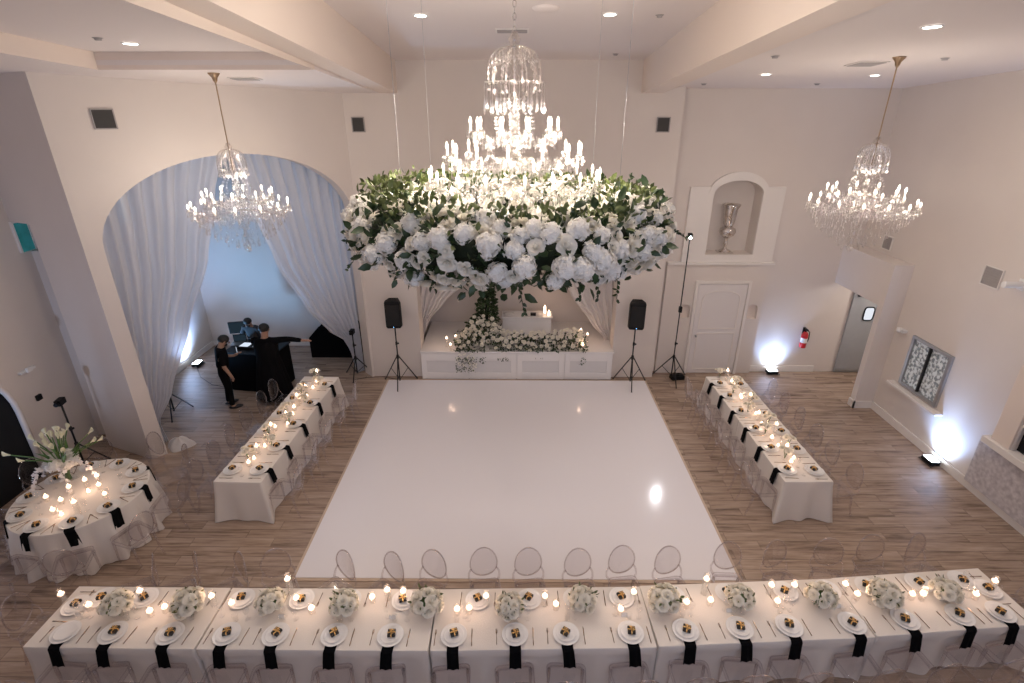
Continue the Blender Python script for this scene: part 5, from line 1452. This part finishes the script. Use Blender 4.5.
b = MB(); b.box(-.25, .25, -.006, 0, .95, 1.22); b.obj('screen', M['screen'], e)
# covered instrument in the alcove
b = MB()
prof = [(-.62, .0), (.62, .0), (.62, .45), (.45, .80), (-.35, .84), (-.62, .55)]
vs = [(x, -.32, z) for x, z in prof]+[(x, .32, z) for x, z in prof]
b.add(vs, [tuple(reversed(range(6))), tuple(range(6, 12))]+[(i, i+6, (i+1) % 6+6, (i+1) % 6) for i in range(6)])
tag(b.obj('covered_case', M['black_cloth'], None, (-4.84, 13.2, 0), bevel=.06), 'large black cloth-covered box against the blue alcove wall', 'covered case')

def skin_mesh(name, joints, edges, radii, m, parent=None, sub=2, root=0):
    me = bpy.data.meshes.new(name+'_base'); me.from_pydata(joints, edges, [])
    o = bpy.data.objects.new(name+'_base', me); COL.objects.link(o)
    sk = o.modifiers.new('skin', 'SKIN'); sk.use_smooth_shade = True
    if not me.skin_vertices: 
        bm = bmesh.new(); bm.from_mesh(me); bm.verts.layers.skin.verify(); bm.to_mesh(me); bm.free()
    for i, v in enumerate(me.skin_vertices[0].data):
        r = radii[i]; v.radius = r if isinstance(r, tuple) else (r, r); v.use_root = (i == root)
    ss = o.modifiers.new('sub', 'SUBSURF'); ss.levels = sub; ss.render_levels = sub
    dg = bpy.context.evaluated_depsgraph_get(); ev = o.evaluated_get(dg)
    nm = bpy.data.meshes.new_from_object(ev); nm.name = name
    bpy.data.objects.remove(o); nm.materials.clear(); nm.materials.append(m)
    for p in nm.polygons: p.use_smooth = True
    r = bpy.data.objects.new(name, nm); COL.objects.link(r)
    if parent: r.parent = parent
    return r
def person(loc, rz, label, J, mats, sleeve='short', hair=True, robe=False, sc=1.0):
    e = empty('person', loc, rz, label, 'person'); e.scale = (sc*1.14, sc*1.18, sc)
    names = list(J['v'].keys()); idx = {n: i for i, n in enumerate(names)}
    vs = [J['v'][n][0] for n in names]; rs = []
    for n in names:
        r = J['v'][n][1]; k = .80 if any(t in n for t in ('pelvis', 'waist', 'chest', 'neckb', 'shoulder', 'hip', 'knee')) else (.9 if 'elbow' in n else 1)
        rs.append((r[0]*k, r[1]*k) if isinstance(r, tuple) else r*k)
    ed = [(idx[a], idx[b_]) for a, b_ in J['e']]
    hands = []
    for sd in ('L', 'R'):
        w = Vector(J['v']['hand'+sd][0]); el = Vector(J['v']['wrist'+sd][0]); d_ = (w-el).normalized()
        sdv = d_.cross(Vector((0, 0, 1))); sdv = sdv.normalized() if sdv.length > .1 else Vector((0, 1, 0)); nrm = sdv.cross(d_)
        for fi, (o_, l_) in enumerate(((-.026, .062), (-.009, .072), (.009, .068), (.026, .055))):
            a0 = w+sdv*o_; a1 = a0+d_*l_*.55-nrm*.008; a2 = a0+d_*l_-nrm*.024
            n0 = len(vs); vs += [tuple(a0+d_*.012), tuple(a1), tuple(a2)]; rs += [.010, .0085, .007]; ed += [(idx['hand'+sd], n0), (n0, n0+1), (n0+1, n0+2)]
        th = w-d_*.04+sdv*.03; n0 = len(vs); vs += [tuple(th+sdv*.012+d_*.015), tuple(th+sdv*.028+d_*.045)]; rs += [.0105, .008]; ed += [(idx['hand'+sd], n0), (n0, n0+1)]
    skin_mesh('body', vs, ed, rs, mats['skin'], e, root=idx['pelvis'])
    hp, hr = Vector(J['v']['head'][0]), .1
    fd = Vector(J['face']).normalized(); upv = Vector((0, 0, 1)); rt = fd.cross(upv).normalized(); up2 = rt.cross(fd)
    fm = Matrix((( rt.x, fd.x, up2.x, hp.x), (rt.y, fd.y, up2.y, hp.y), (rt.z, fd.z, up2.z, hp.z), (0, 0, 0, 1)))
    b = MB(); b.sphere((0, .105, -.01), .016, 8, 6, .8, 1, 1.5, mtx=fm); b.sphere((-.085, 0, 0), .022, 8, 6, .4, .8, 1.3, mtx=fm); b.sphere((.085, 0, 0), .022, 8, 6, .4, .8, 1.3, mtx=fm); b.obj('nose_and_ears', mats['skin'], e)
    b = MB()
    for s_ in (-1, 1): b.sphere((s_*.032, .088, .02), .010, 8, 6, mtx=fm)
    b.sphere((0, .092, -.05), .02, 8, 6, 1.1, .3, .3, mtx=fm); b.obj('eyes_and_mouth', M['hair'], e)
    b = MB(); b.sphere((0, -.018, .038), .103, 16, 10, .92, 1.0, .95, mtx=fm)
    if mats.get('beard'): b.sphere((0, .055, -.075), .05, 10, 6, 1.1, .8, .8, mtx=fm)
    b.obj('hair', M['hair'], e)
    def sub_part(nm, chain_pts, m, grow):
        used = []
        for a, b_ in chain_pts:
            for n in (a, b_):
                if n not in used: used.append(n)
        vv = [J['v'][n][0] for n in used]; rr = []
        for n in used:
            r = J['v'][n][1]; r = r if isinstance(r, tuple) else (r, r); rr.append((r[0]+grow, r[1]+grow))
        ee = [(used.index(a), used.index(b_)) for a, b_ in chain_pts]
        skin_mesh(nm, vv, ee, rr, m, e, root=0)
    sub_part('shirt', J['shirt'], mats['shirt'], .014)
    if not robe:
        sub_part('trousers', J['trousers'], mats['trousers'], .006)
    for sd in ('L', 'R'):
        a = Vector(J['v']['ankle'+sd][0]); t_ = Vector(J['v']['toe'+sd][0]); d_ = (t_-a); d_.z = 0; d_.normalize()
        b = MB(); rotm = Matrix.Translation((a.x, a.y, 0)) @ Matrix.Rotation(math.atan2(d_.y, d_.x), 4, 'Z')
        b.sphere((.06, 0, .045), .05, 12, 8, 2.7, .95, .85, mtx=rotm); b.obj('shoe', M['shoe'], e)
    return e
def jmake(stance, armL, armR, lean=0.0, headf=(1, 0, 0), headoff=(.02, 0, 0), turn=0):
    # figure faces +x; y left
    h = {}
    L = lean
    h['pelvis'] = ((0, 0, .97), (.125, .115)); h['waist'] = ((.02+L*.3, 0, 1.10), (.145, .115)); h['chest'] = ((.02+L*.8, 0, 1.30), (.17, .13)); h['neckb'] = ((.0+L, 0, 1.46), (.09, .08))
    h['neck'] = ((.02+L*1.15, 0, 1.53), .058); h['head'] = ((.02+L*1.3+headoff[0], headoff[1], 1.64+headoff[2]), (.088, .10)); h['crown'] = ((.01+L*1.35+headoff[0], headoff[1], 1.70+headoff[2]), (.07, .08))
    for sd, s_, arm in (('L', 1, armL), ('R', -1, armR)):
        h['shoulder'+sd] = ((L, s_*.17, 1.42), .068); h['elbow'+sd] = (arm[0], .046); h['wrist'+sd] = (arm[1], .030); h['hand'+sd] = (arm[2], (.040, .022))
        h['hip'+sd] = ((0, s_*.095, .84), .09); st_ = stance[sd]
        h['knee'+sd] = (st_[0], .065); h['ankle'+sd] = (st_[1], .042); h['toe'+sd] = (st_[2], (.035, .025))
    e_ = [('pelvis', 'waist'), ('waist', 'chest'), ('chest', 'neckb'), ('neckb', 'neck'), ('neck', 'head'), ('head', 'crown')]
    for s_ in 'LR': e_ += [('chest', 'shoulder'+s_), ('shoulder'+s_, 'elbow'+s_), ('elbow'+s_, 'wrist'+s_), ('wrist'+s_, 'hand'+s_), ('pelvis', 'hip'+s_), ('hip'+s_, 'knee'+s_), ('knee'+s_, 'ankle'+s_), ('ankle'+s_, 'toe'+s_)]
    J = dict(v=h, e=e_, face=headf)
    J['shirt'] = [('pelvis', 'waist'), ('waist', 'chest'), ('chest', 'neckb'), ('chest', 'shoulderL'), ('chest', 'shoulderR'), ('shoulderL', 'elbowL'), ('shoulderR', 'elbowR')]
    J['trousers'] = [('waist', 'pelvis'), ('pelvis', 'hipL'), ('pelvis', 'hipR'), ('hipL', 'kneeL'), ('hipR', 'kneeR'), ('kneeL', 'ankleL'), ('kneeR', 'ankleR')]
    return J
st0 = dict(L=((.03, .10, .48), (-.02, .11, .07), (.12, .13, .035)), R=((.03, -.10, .48), (.02, -.11, .07), (.16, -.13, .035)))
# man standing at the table, looking at a phone, facing the table (to the right and away)
J = jmake(st0, ((.06, .26, 1.16), (.26, .16, 1.14), (.34, .12, 1.20)), ((.02, -.27, 1.14), (.10, -.26, .90), (.12, -.25, .81)), lean=.05, headf=(.85, 0, -.5), headoff=(.05, 0, -.03))
person((-6.42, 10.28, 0), R(35), 'man in black t-shirt and dark trousers standing at the music table looking down', J, dict(skin=M['skin'], shirt=M['tee'], trousers=M['trou'], beard=True), sc=.98)
e = empty('phone', (-6.20, 10.62, 1.26), R(35), 'glowing phone held up by the standing man in the black t-shirt', 'phone')
b = MB(); b.box(-.005, .005, -.04, .04, -.07, .07); b.obj('case', M['black'], e, bevel=.003); b = MB(); b.box(-.009, -.005, -.034, .034, -.062, .062); b.obj('screen', M['screen2'], e)
# person in long black garment seen from behind, one arm stretched out to the right
st1 = dict(L=((.02, .10, .48), (-.02, .10, .07), (.12, .11, .035)), R=((.02, -.10, .48), (-.02, -.10, .07), (.12, -.11, .035)))
J = jmake(st1, ((.12, .22, 1.12), (.30, .10, 1.05), (.38, .08, 1.04)), ((.06, -.42, 1.44), (.08, -.66, 1.40), (.09, -.75, 1.40)), lean=.03, headf=(1, 0, -.25))
J['shirt'] += [('elbowL', 'wristL'), ('elbowR', 'wristR')]
pr = person((-5.55, 10.62, 0), R(88), 'person in a long black robe seen from behind, right arm stretched out', J, dict(skin=M['skind'], shirt=M['tee'], trousers=M['trou']), robe=True, sc=1.04)
b = MB(); n = 48; vs = []; lv = [(1.42, .13, .19), (1.3, .17, .22), (1.05, .175, .2), (.9, .2, .22), (.5, .26, .28), (.1, .31, .34)]
for (z, ry, rx) in lv:
    for i in range(n):
        a = 2*PI*i/n; k = 1+(.05*math.sin(a*9) if z < .95 else 0); vs.append((ry*math.cos(a)*k+.02, rx*math.sin(a)*k, z))
b.add(vs, [(j*n+i, (j+1)*n+i, (j+1)*n+(i+1) % n, j*n+(i+1) % n) for j in range(len(lv)-1) for i in range(n)], None, True); b.obj('robe', M['tee'], pr)
# seated / bending person behind the table
J = jmake(st0, ((.12, .28, 1.12), (.30, .22, 1.06), (.38, .20, 1.06)), ((.12, -.28, 1.12), (.30, -.18, 1.06), (.38, -.14, 1.06)), lean=.10, headf=(.9, 0, -.4), headoff=(.04, 0, -.02))
person((-6.50, 12.06, 0), R(-95), 'person in dark grey behind the music table facing forward, hands on the controls', J, dict(skin=M['skind'], shirt=M['gtee'], trousers=M['trou'], beard=True), sc=.87)

# ------------------------------------------------------------------ light, world, view
w = bpy.data.worlds.new('world'); S.world = w; w.use_nodes = True
w.node_tree.nodes['Background'].inputs[0].default_value = (.7, .75, .85, 1); w.node_tree.nodes['Background'].inputs[1].default_value = .3
for n_ in ('leaf',): pass
S.view_settings.view_transform = 'Standard'; S.view_settings.look = 'None'; S.view_settings.gamma = 1
S.view_settings.use_curve_mapping = False
S.view_settings.exposure = 0.25
try:
    S.cycles.transparent_max_bounces = 40
    S.cycles.sample_clamp_indirect = 4
except Exception: pass
